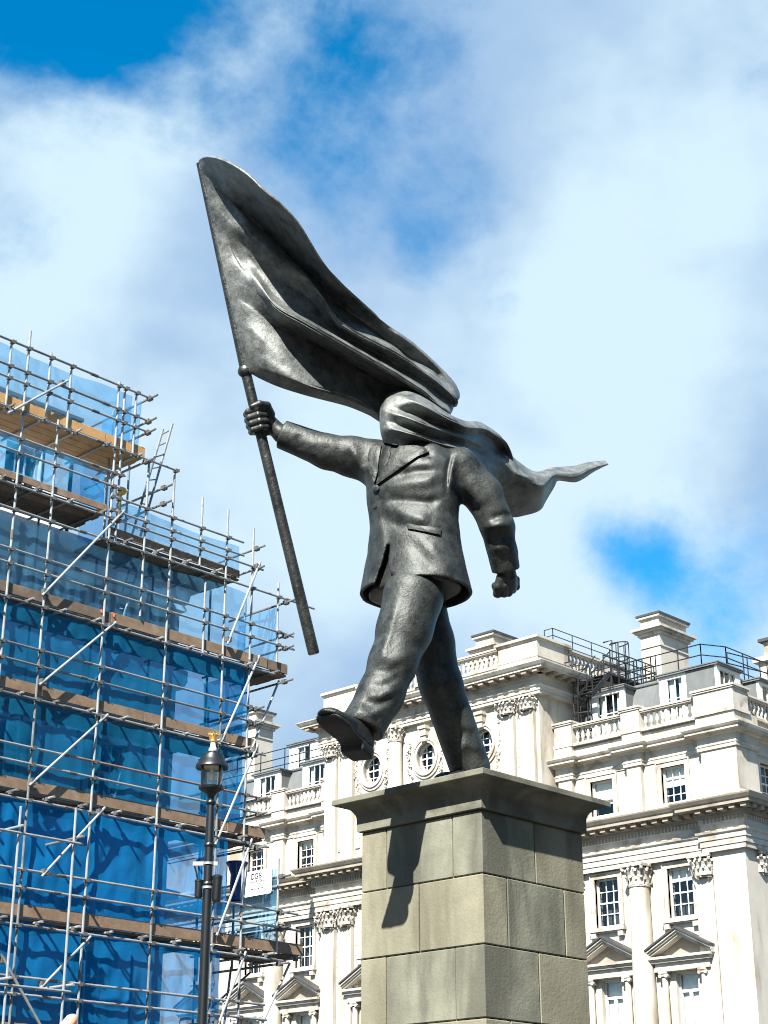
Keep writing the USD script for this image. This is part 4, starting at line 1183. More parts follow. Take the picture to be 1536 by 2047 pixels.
# ---- entablatures, cornices, plinths: swept round the breaks of the plan
def plan(off_w, off_p, corner=True, att=False, pav=True):
    """The plan of the front from its left end to the corner and along the side, off metres out from the wall."""
    w, p = XW - off_w, XP - off_p
    P = [(w, YL)]
    if corner: P += [(w, YL - 1.4)]
    e = .0
    P = [(w, YL)]
    if att:
        a = att
        for c in (2 * YM - 41.72,): P += [(w, c + .42), (w - a, c + .42), (w - a, c - .42), (w, c - .42)]
    P += [(w, YP1 + off_p), (p, YP1 + off_p), (p, YP0 - off_p), (w, YP0 - off_p)]
    if att:
        P += [(w, 41.72 + .42), (w - att, 41.72 + .42), (w - att, 41.72 - .42), (w, 41.72 - .42)]
    b = .30
    P += [(w, 38.2), (w - b, 38.2), (w - b, YC - off_w - b), (XW + 1.4, YC - off_w - b), (XW + 1.4, YC - off_w)]
    if att:
        P += [(63.28, YC - off_w), (63.28, YC - off_w - att), (64.12, YC - off_w - att), (64.12, YC - off_w)]
    P += [(XE, YC - off_w)]
    return P


ENT = [(-.1, 15.15), (.14, 15.15), (.14, 15.36), (.18, 15.36), (.18, 15.60), (.22, 15.60), (.22, 15.82), (.30, 15.86), (.32, 15.95), (.14, 15.95), (.14, 16.28), (.2, 16.3), (.2, 16.52), (-.1, 16.52)]
part("entablature", sweep(plan(.1, .14), ENT), "portland_trim", club)
COR = [(-.1, 16.50), (.30, 16.505), (.30, 16.62), (.34, 16.64), (.34, 16.80), (.86, 16.80), (.86, 16.94), (.92, 16.97), (1.02, 17.10), (1.04, 17.16), (.2, 17.26), (-.1, 17.26)]
part("main_cornice", sweep(plan(.1, .14), COR), "portland_soot_shade", club)
PLB = [(-.1, 17.24), (.12, 17.255), (.12, 17.5), (.08, 17.56), (.04, 17.6), (-.1, 17.6)]
part("attic_base", sweep(plan(.0, .0, att=.18)[:5] if False else plan(.02, .04), [(o * .6, z) for o, z in PLB]), "portland_trim", club)


def row_of(name, to, s0, s1, step, w, o0, o1, z0, z1, single=True, m="portland_soot_shade"):
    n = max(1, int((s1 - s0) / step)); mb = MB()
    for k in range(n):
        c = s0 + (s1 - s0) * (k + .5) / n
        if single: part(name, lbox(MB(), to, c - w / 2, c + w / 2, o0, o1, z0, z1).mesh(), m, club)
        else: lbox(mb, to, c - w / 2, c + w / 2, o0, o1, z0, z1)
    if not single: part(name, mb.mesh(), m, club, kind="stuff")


# dentils and modillions under the main cornice
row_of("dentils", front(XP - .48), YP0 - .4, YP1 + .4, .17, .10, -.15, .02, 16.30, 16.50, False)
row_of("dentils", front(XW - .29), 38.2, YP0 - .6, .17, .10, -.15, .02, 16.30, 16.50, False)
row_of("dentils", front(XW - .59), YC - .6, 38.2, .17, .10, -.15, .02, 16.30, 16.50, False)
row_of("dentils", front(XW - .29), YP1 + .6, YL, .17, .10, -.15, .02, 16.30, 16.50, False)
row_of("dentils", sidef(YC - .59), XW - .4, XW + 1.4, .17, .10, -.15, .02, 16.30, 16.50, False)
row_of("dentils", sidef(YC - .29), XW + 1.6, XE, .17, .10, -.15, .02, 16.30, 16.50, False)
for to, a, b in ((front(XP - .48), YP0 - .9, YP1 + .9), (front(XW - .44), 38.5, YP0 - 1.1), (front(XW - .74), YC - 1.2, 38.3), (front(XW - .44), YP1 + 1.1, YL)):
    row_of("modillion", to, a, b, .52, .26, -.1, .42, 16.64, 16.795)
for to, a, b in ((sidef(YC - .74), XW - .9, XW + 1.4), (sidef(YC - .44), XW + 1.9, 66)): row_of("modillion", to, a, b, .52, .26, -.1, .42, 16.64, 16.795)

# attic storey of the wings: pilaster strips, upper cornice, parapet
for c in (41.72, 2 * YM - 41.72, 45.45, 2 * YM - 45.45):
    mb = MB(); lbox(mb, FW, c - .36, c + .36, -.05, .22, 17.26, 19.6); lbox(mb, FW, c - .40, c + .40, -.05, .27, 17.26, 17.72); lbox(mb, FW, c - .39, c + .39, -.05, .26, 19.52, 19.62); lbox(mb, FW, c - .42, c + .42, -.05, .24, 19.62, 19.97)
    part("attic_pilaster", mb.mesh(), "portland", club)
mb = MB().box((XW - .30, YC - .30, 17.26), (XW + 1.3, YC + 1.42, 19.6)).box((XW - .35, YC - .35, 17.26), (XW + 1.35, YC + 1.47, 17.70)).box((XW - .34, YC - .34, 19.52), (XW + 1.34, YC + 1.46, 19.62)).box((XW - .32, YC - .32, 19.62), (XW + 1.32, YC + 1.44, 19.97))
part("corner_attic_pier", mb.mesh(), "portland", club)


def wing_plan(o):
    a = .24; w = XW - o
    R = [(w, YP0), (w, 45.9), (w - a, 45.9), (w - a, 45.0), (w, 45.0), (w, 42.16), (w - a, 42.16), (w - a, 41.28), (w, 41.28), (w, 38.3), (w - .32, 38.3), (w - .32, YC - o - .32), (XW + 1.4, YC - o - .32), (XW + 1.4, YC - o), (XE, YC - o)]
    m = lambda y: 2 * YM - y
    L = [(w, YL), (w, m(41.28)), (w - a, m(41.28)), (w - a, m(42.16)), (w, m(42.16)), (w, m(45.0)), (w - a, m(45.0)), (w - a, m(45.9)), (w, m(45.9)), (w, YP1)]
    return L, R


UPC = [(-.1, 19.40), (.05, 19.40), (.05, 19.54), (.08, 19.56), (.08, 19.60), (.03, 19.60), (.03, 19.95), (.12, 19.97), (.16, 20.04), (.40, 20.06), (.40, 20.16), (.46, 20.19), (.52, 20.27), (.52, 20.30), (.1, 20.36), (-.1, 20.36)]
PLI = [(-.2, 20.34), (.06, 20.345), (.06, 20.5), (.03, 20.54), (.03, 20.88), (-.2, 20.88)]
for Pn, Q in zip(wing_plan(.0), wing_plan(.02)):
    part("upper_cornice", sweep(Pn, UPC), "portland_trim", club)
    part("parapet_plinth", sweep(Q, PLI), "portland", club)
m_ = lambda y: 2 * YM - y
for f in (lambda y: y, m_):
    for a, b in ((42.25, 44.9), (38.45, 41.2)):
        a, b = sorted((f(a), f(b))); balustrade(FW, a, b, 21.0, .05)
    a, b = sorted((f(41.24), f(42.2))); pier(FW, a, b, 20.88, 22.02, -.25, .30)
    a, b = sorted((f(44.95), f(45.9))); pier(FW, a, b, 20.88, 22.05, -.25, .28)
mb = MB()
for e, z0, z1 in ((0, 20.88, 21.86), (.06, 21.86, 21.93), (.10, 21.93, 22.02), (.05, 20.88, 21.02)): mb.box((XW - .40 - e, YC - .40 - e, z0), (XW + .75 + e, YC + 1.55 + e, z1))
part("corner_parapet_pier", mb.mesh(), "portland_trim", club)
balustrade(FS, XW + .95, 63.2, 21.0, .05); pier(FS, 63.3, 64.1, 20.88, 22.02, -.25, .25); balustrade(FS, 64.2, 67, 21.0, .05)

# upper entablature, cornice and parapet of the middle block
def pav_plan(o): return [(XP + 7.5, YP1 + o), (XP - o, YP1 + o), (XP - o, YP0 - o), (XP + 7.5, YP0 - o)]


part("upper_entablature", sweep(pav_plan(.2), [(-.3, 23.3), (.06, 23.3), (.06, 23.45), (.10, 23.45), (.10, 23.62), (.17, 23.66), (.18, 23.72), (.05, 23.72), (.05, 24.0), (.12, 24.02), (.12, 24.12), (-.3, 24.12)]), "portland_trim", club)
part("crowning_cornice", sweep(pav_plan(.2), [(-.3, 24.11), (.2, 24.115), (.2, 24.26), (.72, 24.27), (.72, 24.36), (.78, 24.39), (.88, 24.52), (.88, 24.56), (.1, 24.64), (-.3, 24.64)]), "portland_trim", club)
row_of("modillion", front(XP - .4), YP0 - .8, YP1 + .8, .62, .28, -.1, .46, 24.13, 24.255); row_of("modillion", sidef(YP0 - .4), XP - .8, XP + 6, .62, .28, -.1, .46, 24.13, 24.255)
part("parapet_plinth", sweep(pav_plan(.1), [(-.3, 24.62), (.05, 24.63), (.05, 24.8), (.0, 24.84), (.0, 25.12), (-.3, 25.12)]), "portland", club)
balustrade(FP, YM - 4.6, YM - .55, 25.14, -.02); balustrade(FP, YM + .55, YM + 4.6, 25.14, -.02); pier(FP, YM - .5, YM + .5, 25.12, 26.1, -.3, .2)
for s in (-1, 1):
    a, b = sorted((YM + s * 4.65, YM + s * 6.98)); lo = (XP - .08, a); hi = (XP + 2.2, b)
    mb = MB()
    for e, z0, z1 in ((0, 25.12, 25.92), (.06, 25.92, 26.0), (.14, 26.0, 26.12), (.04, 25.12, 25.28)): mb.box((lo[0] - e, lo[1] - e, z0), (hi[0] + e, hi[1] + e, z1))
    part("parapet_block", mb.mesh(), "portland", club)
balustrade(sidef(YP0), XP + 2.35, XP + 5.0, 25.14, -.1); pier(sidef(YP0), XP + 5.05, XP + 6.6, 25.12, 26.12, -.4, .05)
# its flat roof and the low block that stands on it
part("flat_roof", MB().box((XP + .3, YP0 + .3, 24.9), (XP + 9, YP1 - .3, 25.05)).mesh(), "lead", club)

# ---- mansard roofs, dormers
def mansard(y0, y1, side=False):
    a, b = XW + 1.25, XW + 2.1
    mb = MB()
    if side: poly = [(a, y1, 20.9), (a, YC + 1.25, 20.9), (XE, YC + 1.25, 20.9)], [(b, y1, 23.66), (b, YC + 2.1, 23.66), (XE, YC + 2.1, 23.66)]
    else: poly = [(a, y1, 20.9), (a, y0, 20.9)], [(b, y1, 23.66), (b, y0, 23.66)]
    lo, hi = poly; n = len(lo)
    mb.add(lo + hi, [(i, i + 1, i + 1 + n, i + n) for i in range(n - 1)])
    r = part("mansard_roof", mb.mesh(), "lead", club)
    mb = MB(); mb.tube([(p[0] - .02, p[1] - (.02 if side else 0), p[2] + .03) for p in hi], .09, 8); part("roll", mb.mesh(), "lead", r, smooth=40)
    part("roof_flat", MB().box((b - .02, y0 + (2.1 if side else 0), 23.58), (XW + 13.9, y1, 23.665)).mesh(), "lead", r)
    part("gutter_floor", MB().box((XW - .1, y0 + .05, 20.80), (a + .3, y1, 20.875)).mesh(), "lead", r)


mansard(YC, YP0, True); mansard(YP1, YL)


def dormer(to, s0, s1, z0, z1, lights, rows=2, depth=1.6, o=0.0, side_light=False, label=None):
    """A white dormer with a lead roof; lights: (from, to) of each window."""
    import shapely
    zt = z1 - .13
    g = shapely.box(s0, z0, s1, zt)
    for a, b in lights: g = g.difference(shapely.box(a, z0 + .22, b, zt - .17))
    mb = MB(); mb_prism(mb, g, o - .12, o, lambda a, b, c: to(a, c, b))
    d = part("dormer", mb.mesh(), "white_paint", club)
    for a, b in lights:
        n = 3 if b - a > 1.0 else 2
        mb = MB(); zz0, zz1 = z0 + .22, zt - .17
        for k in range(n + 1):
            q = a + (b - a) * k / n; lbox(mb, to, q - .02, q + .02, o - .10, o - .05, zz0, zz1)
        for k in range(3):
            q = zz0 + (zz1 - zz0) * k / 2; lbox(mb, to, a, b, o - .099, o - .049, q - .022, q + .022)
        part("dormer_window", mb.mesh(), "white_paint", d)
        for i in range(n):
            for j in range(2):
                p0, p1, q0, q1 = a + (b - a) * i / n, a + (b - a) * (i + 1) / n, zz0 + (zz1 - zz0) * j / 2, zz0 + (zz1 - zz0) * (j + 1) / 2
                part("pane", quad(to, p0, p1, o - .08, q0, q1), "pane", d)
        part("room_wall", lbox(MB(), to, a - .2, b + .3, o - .52, o - .5, z0 + .1, z1 - .15).mesh(), "dark_room", d)
        mb = MB()
        for k in range(5): lbox(mb, to, a + .02 + k * .055, a + .06 + k * .055, o - .2 - .02 * (k % 2), o - .19, zz0, zz1); lbox(mb, to, b - .06 - k * .055, b - .02 - k * .055, o - .2 - .02 * (k % 2), o - .19, zz0, zz1)
        part("curtain", mb.mesh(), "curtain", d)
    for sa, sb in ((s0, s0 + .06), (s1 - .06, s1)): part("cheek", lbox(MB(), to, sa, sb, o - depth, o - .12, z0, zt).mesh(), "lead", d)
    mb = MB(); lbox(mb, to, s0 - .10, s1 + .10, o - depth, o + .12, zt, z1 - .05); lbox(mb, to, s0 - .13, s1 + .13, o - depth, o + .15, z1 - .05, z1); part("dormer_roof", mb.mesh(), "lead", d)


FD = front(XW + 1.25)
dormer(FD, 43.02, 44.98, 21.4, 23.68, [(43.28, 44.52)])
for z in (0,):
    dormer(FD, 38.42, 41.12, 21.4, 23.68, [(38.82, 39.62), (39.92, 40.72)])
dormer(sidef(YC + 1.28), 60.75, 62.6, 21.4, 23.68, [(61.0, 62.2)])
dormer(sidef(YC + 1.28), 64.1, 66.2, 21.4, 23.68, [(64.4, 65.8)])
FDL = front(XW + 1.25)
dormer(FDL, 65.72, 67.8, 21.4, 23.68, [(66.1, 67.35)]); dormer(FDL, 61.9, 63.98, 21.4, 23.68, [(62.3, 63.55)])
dormer(front(XW + 4), 64.0, 68.0, 23.66, 25.9, [(64.6, 65.0), (66.3, 67.3)])
part("roof_room", MB().box((XW + 5, 61, 23.66), (XW + 9, 69.0, 25.6)).mesh(), "lead", club)

# ---- chimneys and roof blocks
def chimney(x0, x1, y0, y1, z0, z1, label=None, top=True):
    mb = MB().box((x0, y0, z0), (x1, y1, z1 - 1.1)); h = z1 - z0
    c = part("chimney", mb.mesh(), "portland", club)
    m2 = MB()
    for e, a, b in ((.05, z1 - 1.7, z1 - 1.62), (.0, z1 - 1.1, z1 - .72), (.10, z1 - 1.1, z1 - .95), (.22, z1 - .95, z1 - .84), (.34, z1 - .84, z1 - .72), (-.03, z1 - .72, z1 - .22), (.10, z1 - .22, z1 - .1)): m2.box((x0 - e, y0 - e, a), (x1 + e, y1 + e, b))
    part("chimney_cornice", m2.mesh(), "portland_trim", c)
    part("chimney_lead", MB().box((x0 - .14, y0 - .14, z1 - .1), (x1 + .14, y1 + .14, z1)).mesh(), "lead_dark", c)


chimney(XP + 3.2, XP + 4.9, 51.3, 52.5, 25.0, 28.35)
part("stack_base", MB().box((XP + 2.9, 51.0, 25.05), (XP + 5.2, 52.8, 26.75)).box((XP + 2.8, 50.9, 26.75), (XP + 5.3, 52.9, 26.9)).mesh(), "portland", club)
chimney(XW + 5.6, XW + 8.0, 43.85, 44.95, 23.6, 28.45)
chimney(XW + 5.0, XW + 6.4, 72.0, 76.5, 18.0, 29.0)
part("far_roof_block", MB().box((XW + 9, 33.5, 23.6), (XW + 13, 40.6, 25.9)).mesh(), "portland", club)
part("far_roof_coping", MB().box((XW + 8.8, 33.3, 25.9), (XW + 13.2, 40.8, 26.15)).box((XW + 9.1, 33.6, 26.15), (XW + 12.9, 40.3, 26.9)).mesh(), "portland_trim", club)
part("far_roof_lead", MB().box((XW + 8.9, 33.4, 26.9), (XW + 13.1, 40.5, 27.05)).mesh(), "lead_dark", club)

# ---- iron railings, ladder and hoops on the roofs
def railing(pts, z, h=1.35, rails=(.0, .45, .9), step=1.3, m="black_iron", r=.028, name="roof_railing"):
    mb = MB()
    for zz in rails: mb.tube([(x, y, z + h - zz) for x, y in pts], r, 6)
    for (xa, ya), (xb, yb) in zip(pts, pts[1:]):
        L = math.hypot(xb - xa, yb - ya); n = max(1, int(round(L / step)))
        for k in range(n + 1):
            t = k / n; mb.tube([(xa + (xb - xa) * t, ya + (yb - ya) * t, z), (xa + (xb - xa) * t, ya + (yb - ya) * t, z + h)], r * 1.1, 6)
    return part(name, mb.mesh(), m, club)


railing([(XW + 2.3, 45.6), (XW + 2.3, 39.5), (XW + 3.4, 38.9), (XW + 9, 38.9)], 23.66, 1.38, (0, .5, .95))
railing([(XW + 3.4, 38.85), (XW + 8.5, 37.9), (XW + 12, 37.9)], 23.66, 1.1, (0, .5))
railing([(XW + 2, 60.4), (XW + 2, 72)], 23.66, 1.35, (0, .5, .9), 2.0)
railing([(XP + 2.0, YM - 5.8), (XP + 2.0, YP0 + .6), (XP + 6.5, YP0 + .6)], 25.9, 1.2, (0, .35, .7, 1.0), 1.3, r=.022)
railing([(XP + 2.4, YM + 6), (XP + 2.4, YM - 2)], 25.9, .9, (0,), 2.5, r=.02)


def hoop_ladder(x, y, z0, z1, face):
    """A caged iron ladder; face: the way the climber's back looks."""
    fx, fy = face; tx, ty = -fy, fx
    l = holder("roof_ladder", club)
    for s in (-1, 1): part("stile", MB().tube([(x + tx * .25 * s, y + ty * .25 * s, z0), (x + tx * .25 * s, y + ty * .25 * s, z1 + 1.0), (x + tx * .25 * s - fx * .5, y + ty * .25 * s - fy * .5, z1 + 1.0)], .038, 6).mesh(), "black_iron", l)
    z = z0 + .2
    while z < z1:
        part("rung", MB().tube([(x - tx * .25, y - ty * .25, z), (x + tx * .25, y + ty * .25, z)], .02, 6).mesh(), "black_iron", l); z += .28
    hz = list(np.arange(z0 + .9, z1 + 1.0, .75)); hp = []
    for z in hz:
        pts = [(x + tx * .25 * math.cos(t) * 1.4 + fx * .75 * math.sin(t), y + ty * .25 * math.cos(t) * 1.4 + fy * .75 * math.sin(t), z) for t in np.linspace(0, math.pi, 9)]
        part("hoop", MB().tube(pts, .03, 6).mesh(), "black_iron", l); hp.append(pts)
    for k in (1, 3, 5, 7): part("cage_strap", MB().tube([p[k] for p in hp], .026, 6).mesh(), "black_iron", l)


hoop_ladder(XW + 1.0, YP0 - .55, 21.0, 24.2, (0, -1))
hoop_ladder(XP + 5.4, YP0 - .5, 23.66, 26.0, (0, -1))
# landing and steps from the middle block down to the wing's roof
mb = MB().box((XP + 3.0, YP0 - 1.9, 24.55), (XP + 6.5, YP0 - .4, 24.62))
for y in (YP0 - 1.85, YP0 - .45):
    for x in (XP + 3.05, XP + 6.45): mb.tube([(x, y, 23.6), (x, y, 24.6)], .05, 6)
lp = part("iron_landing", mb.mesh(), "black_iron", club)
mb = MB()
for s in (-1.85, -1.05):
    mb.bar((XP + 3.0, YP0 + s, 24.6), (XP + 1.6, YP0 + s, 23.3), .06, .22)
    mb.tube([(XP + 3.0, YP0 + s, 25.6), (XP + 1.6, YP0 + s, 24.3)], .03, 6); mb.tube([(XP + 1.6, YP0 + s, 23.3), (XP + 1.6, YP0 + s, 24.3)], .03, 6)
for k in range(6): mb.box((XP + 1.65 + k * .235, YP0 - 1.85, 23.42 + k * .22), (XP + 1.9 + k * .235, YP0 - 1.05, 23.45 + k * .22))
part("iron_steps", mb.mesh(), "black_iron", club)
railing([(XP + 3.0, YP0 - 1.9), (XP + 6.5, YP0 - 1.9), (XP + 6.5, YP0 - .4)], 24.6, 1.1, (0, .35, .7), .7, r=.03, name="landing_railing")
railing([(XP + 1.5, YP0 - 2.6), (XP + 3.2, YP0 - 2.6), (XP + 3.2, YP0 - 4.0)], 23.66, 1.3, (0, .4, .8), .55, r=.03, name="landing_railing")

# ------------------------------------------------------------------ the building under repair and the scaffold before it
YF, YI, YB = 24.0, 25.15, 25.75
mat("old_board", (0.165, 0.108, 0.066), 0.85, var=0.25, scale=6.0, stain=(0.22, 0.175, 0.125), stain_scale=2.0, bump=0.3, bump_scale=30)
mat("old_board_dark", (0.105, 0.074, 0.05), 0.85, var=0.25, scale=6.0, stain=(0.17, 0.135, 0.10), stain_scale=2.5, bump=0.3, bump_scale=30)
mat("red_board", (0.20, 0.06, 0.045), 0.8, var=0.2, scale=6.0, stain=(0.2, 0.13, 0.1), stain_scale=3.0)
mat("new_board", (0.36, 0.20, 0.075), 0.75, var=0.16, scale=4.0, bump=0.2, bump_scale=30)
mat("galvanised", (0.27, 0.285, 0.28), 0.5, var=0.14, scale=9.0, metallic=0.35, stain=(0.15, 0.145, 0.14), stain_scale=4.0)
mat("galvanised_worn", (0.16, 0.168, 0.165), 0.5, var=0.2, scale=9.0, metallic=0.35, stain=(0.09, 0.075, 0.065), stain_scale=4.0)
mat("rusty_tube", (0.17, 0.10, 0.085), 0.6, var=0.25, scale=8.0)
mat("coupler_steel", (0.10, 0.095, 0.09), 0.6, var=0.25, scale=12.0, metallic=0.3)
mat("yellow_paint", (0.75, 0.42, 0.02), 0.5, var=0.1)
mat("blue_plastic", (0.01, 0.05, 0.20), 0.45, var=0.1)
mat("stucco_band", (0.72, 0.72, 0.70), 0.85, var=0.06, scale=1.0)
net_material("net_blue", (0.015, 0.27, 0.54), 0.52)
net_material("net_deep", (0.010, 0.25, 0.60), 0.30)
net_material("net_pale", (0.12, 0.38, 0.60), 0.72)

house = thing("rendered_building", "grey rendered building with cornices and sash windows behind the blue netting of the scaffold", "building")
FH = lambda s, o, z: (s, YB - o, z)
XH = 20.9
hw = []
for k in range(4):
    x = 19.35 - 2.15 * k
    hw += [(x - .45, x + .45, 8.75, 10.0), (x - .42, x + .42, 14.5, 15.7)]
    hw += [(x - .5, x + .5, 4.2, 6.1)]
wall(FH, 9.0, XH, 0, 13.8, [h for h in hw if h[3] < 13], m="stucco", parent=house)
FH2 = lambda s, o, z: (s, YB + .55 - o, z)
wall(FH2, 9.0, 18.3, 13.8, 16.2, [h for h in hw if h[2] > 13 and h[1] < 18], m="stucco", parent=house)
part("end_wall", MB().box((XH - .4, YB + .45, 0), (XH, 40, 13.8)).mesh(), "stucco", house)
for a, b, c, d in hw:
    if c < 13 or b < 18: sash(FH if c < 13 else FH2, a, b, c, d, 3, 4 if d - c > 1.5 else 2, rec=.12, parent=house, bar=.03)
for x0 in (11.2, 13.4, 15.5, 17.65, 19.85):
    part("wall_strip", lbox(MB(), FH, x0 + .35, x0 + .85, -.05, .08, 7.5, 12.4).mesh(), "stucco_band", house)
for name, prof in (("string_course", [(-.1, 11.35), (.10, 11.35), (.16, 11.5), (.16, 11.72), (.05, 11.8), (-.1, 11.8)]), ("cornice", [(-.1, 13.15), (.12, 13.16), (.16, 13.4), (.34, 13.45), (.34, 13.6), (.42, 13.74), (.05, 13.85), (-.1, 13.85)]),
                   ("balcony_cornice", [(-.1, 7.15), (.16, 7.16), (.20, 7.3), (.04, 7.36), (-.1, 7.36)]), ("base_course", [(-.1, 6.35), (.14, 6.36), (.18, 6.5), (.04, 6.56), (-.1, 6.56)]),
                   ("string_course", [(-.1, 9.95 + .12), (.06, 10.08), (.10, 10.2), (.02, 10.25), (-.1, 10.25)])):
    part(name, sweep([(9.0, YB), (XH, YB), (XH, 32)], prof), "stucco_band", house)
mb = MB()
for z0, z1, n in ((12.3, 12.95, 48), (6.56, 7.15, 44)):
    for k in range(n):
        x = 9.2 + (XH - 9.4) * k / (n - 1)
        part("baluster", MB().lathe([(.06, 0), (.04, .1), (.075, .25), (.04, .5), (.06, z1 - z0)], (x, YB - .1, z0), 6).mesh(), "stucco_band", house)
part("balustrade_rail", MB().box((9.0, YB - .22, 12.95), (XH, YB - .003, 13.06)).mesh(), "stucco_band", house)
part("attic", MB().box((9.0, 27.0, 16.2), (18.9, 34, 17.05)).mesh(), "stucco_band", house)
part("attic_coping", MB().box((9.0, 26.9, 17.05), (19.0, 34, 17.12)).mesh(), "lead", house)
part("roof", MB().box((9.0, YB + .5, 13.7), (XH, 40, 13.79)).box((9.0, YB + 1.05, 16.1), (18.3, 40, 16.19)).mesh(), "lead", house)
part("upper_end_wall", MB().box((17.9, YB + 1.0, 13.8), (18.3, 40, 16.2)).mesh(), "stucco", house)

scaf = thing("scaffold", "steel tube scaffold with timber board decks in front of the rendered building", "scaffold")
R48 = .0235
sr = random.Random(11)
couplings = MB()


def tube_part(name, a, b, m=None, r=R48):
    m = m or sr.choice(["galvanised"] * 5 + ["galvanised_worn"] * 2)
    return part(name, MB().tube([a, b], r, 8).mesh(), m, scaf, smooth=40)


STD = [(12.9, 0, 16.6), (14.2, 0, 16.6), (15.59, 0, 16.79), (16.38, 0, 15.23), (17.70, 0, 16.5), (19.19, 0, 15.08), (20.61, 0, 14.68), (21.30, 0, 14.49), (22.02, 11.8, 13.49), (22.22, 6.1, 7.9), (18.53, 11.9, 15.1), (19.92, 13.3, 14.75), (18.13, 15.1, 16.42), (16.58, 15.1, 16.41), (15.22, 15.1, 16.44), (16.10, 15.1, 16.52), (20.1, 11.5, 13.0), (17.86, 13.2, 16.43)]
for k, (x, z0, z1) in enumerate(STD):
    y = YF + sr.uniform(-.012, .012)
    z = z0
    while z < z1 - .01:                       # tubes joined end to end, with a sleeve at each joint
        zt = min(z1, z + (6.3 if z > 0 else 4.2 + 1.1 * (k % 3)))
        tube_part("standard", (x, y, z), (x + sr.uniform(-.006, .006), y, zt))
        if zt < z1: couplings.tube([(x, y, zt - .09), (x, y, zt + .09)], .031, 8)
        z = zt
for x in (12.9, 14.2, 15.6, 16.9, 18.3, 19.7, 21.2): tube_part("standard", (x, YI, 0), (x, YI, 15.1 if x < 17.8 else 13.4), "galvanised_worn")
LED = [(16.40, 12, 18.5), (15.90, 12, 18.46), (15.66, 12, 18.5), (15.08, 12, 19.25), (14.56, 12, 17.95), (14.28, 12, 17.9), (14.07, 17.65, 21.0), (13.80, 17.65, 21.02), (13.63, 12, 21.55), (13.17, 12, 23.0), (12.42, 12, 22.42), (12.15, 12, 22.46), (11.52, 12, 21.9), (10.72, 12, 21.7), (10.43, 12, 21.65), (9.83, 12, 21.75), (8.97, 12, 21.7), (8.68, 12, 21.75), (8.06, 12, 21.9),
       (6.89, 12, 22.7), (6.59, 12, 22.75), (5.98, 12, 22.4), (5.15, 12, 21.9), (4.88, 12, 21.95), (4.0, 12, 22)]
YLG = YF - .052
for z, a, b in LED:
    x = a
    while x < b - .01:
        e = min(b, x + 5.0 + .4 * sr.random())
        tube_part("ledger", (x, YLG, z + sr.uniform(-.006, .006)), (e, YLG, z + sr.uniform(-.006, .006)), "rusty_tube" if (abs(z - 8.97) < .01 and x > 12) else None)
        if e < b: couplings.tube([(e - .08, YLG, z), (e + .08, YLG, z)], .031, 8)
        x = e
    for sx, z0, z1 in STD:
        if z0 - .1 < z < z1 + .1 and a < sx < b:
            couplings.obox((sx, YF - .03, z), (.033, 0, 0), (0, .045, 0), (0, 0, .033)).tube([(sx + .035, YLG - .045, z + .02), (sx + .035, YLG + .03, z + .02)], .010, 6)
DECKS = [(15.35, 15.15, 12, 18.46, "new_board", 1.3), (13.90, 13.76, 12, 17.66, None, 1.2), (13.49, 13.33, 17.76, 21.0, None, 1.2), (11.83, 11.62, 12, 22.37, None, 1.15), (10.13, 9.93, 12, 21.58, None, 1.15), (8.43, 8.22, 12, 21.87, None, 1.15), (6.35, 6.13, 12, 22.93, None, 1.15), (4.45, 4.24, 12, 22.0, None, 1.15)]
for di, (zt, zb, a, b, m, depth) in enumerate(DECKS):
    x = a
    off = [1.6, 2.4, 3.2, 2.0, 2.9, 1.1, 3.4, 2.2][di]
    first = True
    while x < b - .01:
        e = min(b, x + (off if first else 3.9)); first = False
        mm = m or sr.choice(["old_board", "old_board", "old_board_dark"])
        if di == 5 and 17 < x < 19.5: mm = "red_board"
        w = sr.uniform(-.008, .008)
        part("toe_board", bevel_box((x + .004, YF + .030 + w, zb + .01), (e - .004, YF + .068 + w, zt + sr.uniform(-.008, .008)), .005), mm, scaf)
        x = e
    for r in range(5):
        y0 = YF + .08 + r * .222
        if y0 + .21 > YF + .08 + depth: break
        x = a; first = True
        while x < b - .01:
            e = min(b, x + (off * (.6 + .3 * r / 2) if first else 3.9)); first = False
            part("deck_board", bevel_box((x + .004, y0, zb - .038), (e - .004 + (0 if e < b else sr.uniform(-.05, .03)), y0 + .215, zb), .004), m or sr.choice(["old_board", "old_board_dark"]), scaf)
            x = e
    # transoms carry the boards; their ends stand out in front
    x = a + .3
    while x < b:
        tube_part("transom", (x, YF - .16 - sr.uniform(0, .1), zb - .068), (x, YI + .12, zb - .068)); couplings.obox((x, YLG, zb - .085), (.03, 0, 0), (0, .04, 0), (0, 0, .035))
        x += .74
    # short returns of the boards at the right end
    part("toe_board", bevel_box((b - .06, YF + .09, zb + .012), (b - .025, YI, zt - .01), .004), m or "old_board_dark", scaf)
BR = [(17.87, 13.75, 16.34, 11.8), (17.83, 11.53, 16.44, 10.16), (17.78, 9.77, 16.40, 8.38), (17.85, 8.09, 16.79, 6.9), (17.72, 5.86, 16.92, 5.07), (21.37, 13.65, 20.67, 11.94), (21.42, 11.68, 20.61, 9.97), (21.45, 9.89, 20.56, 8.01), (21.37, 8.03, 20.67, 6.37), (21.3, 5.94, 20.75, 4.73), (16.1, 5.39, 17.1, 4.2), (15.3, 15.0, 16.35, 15.95)]
for x0, z0, x1, z1 in BR:
    d = np.array([x1 - x0, 0, z1 - z0]); d /= np.linalg.norm(d)
    tube_part("brace", np.array([x0, YF - .105, z0]) - d * .12, np.array([x1, YF - .105, z1]) + d * .12, "galvanised")
    for x, z in ((x0, z0), (x1, z1)): couplings.obox((x, YF - .07, z), (.05, 0, 0), (0, .05, 0), (0, 0, .05))
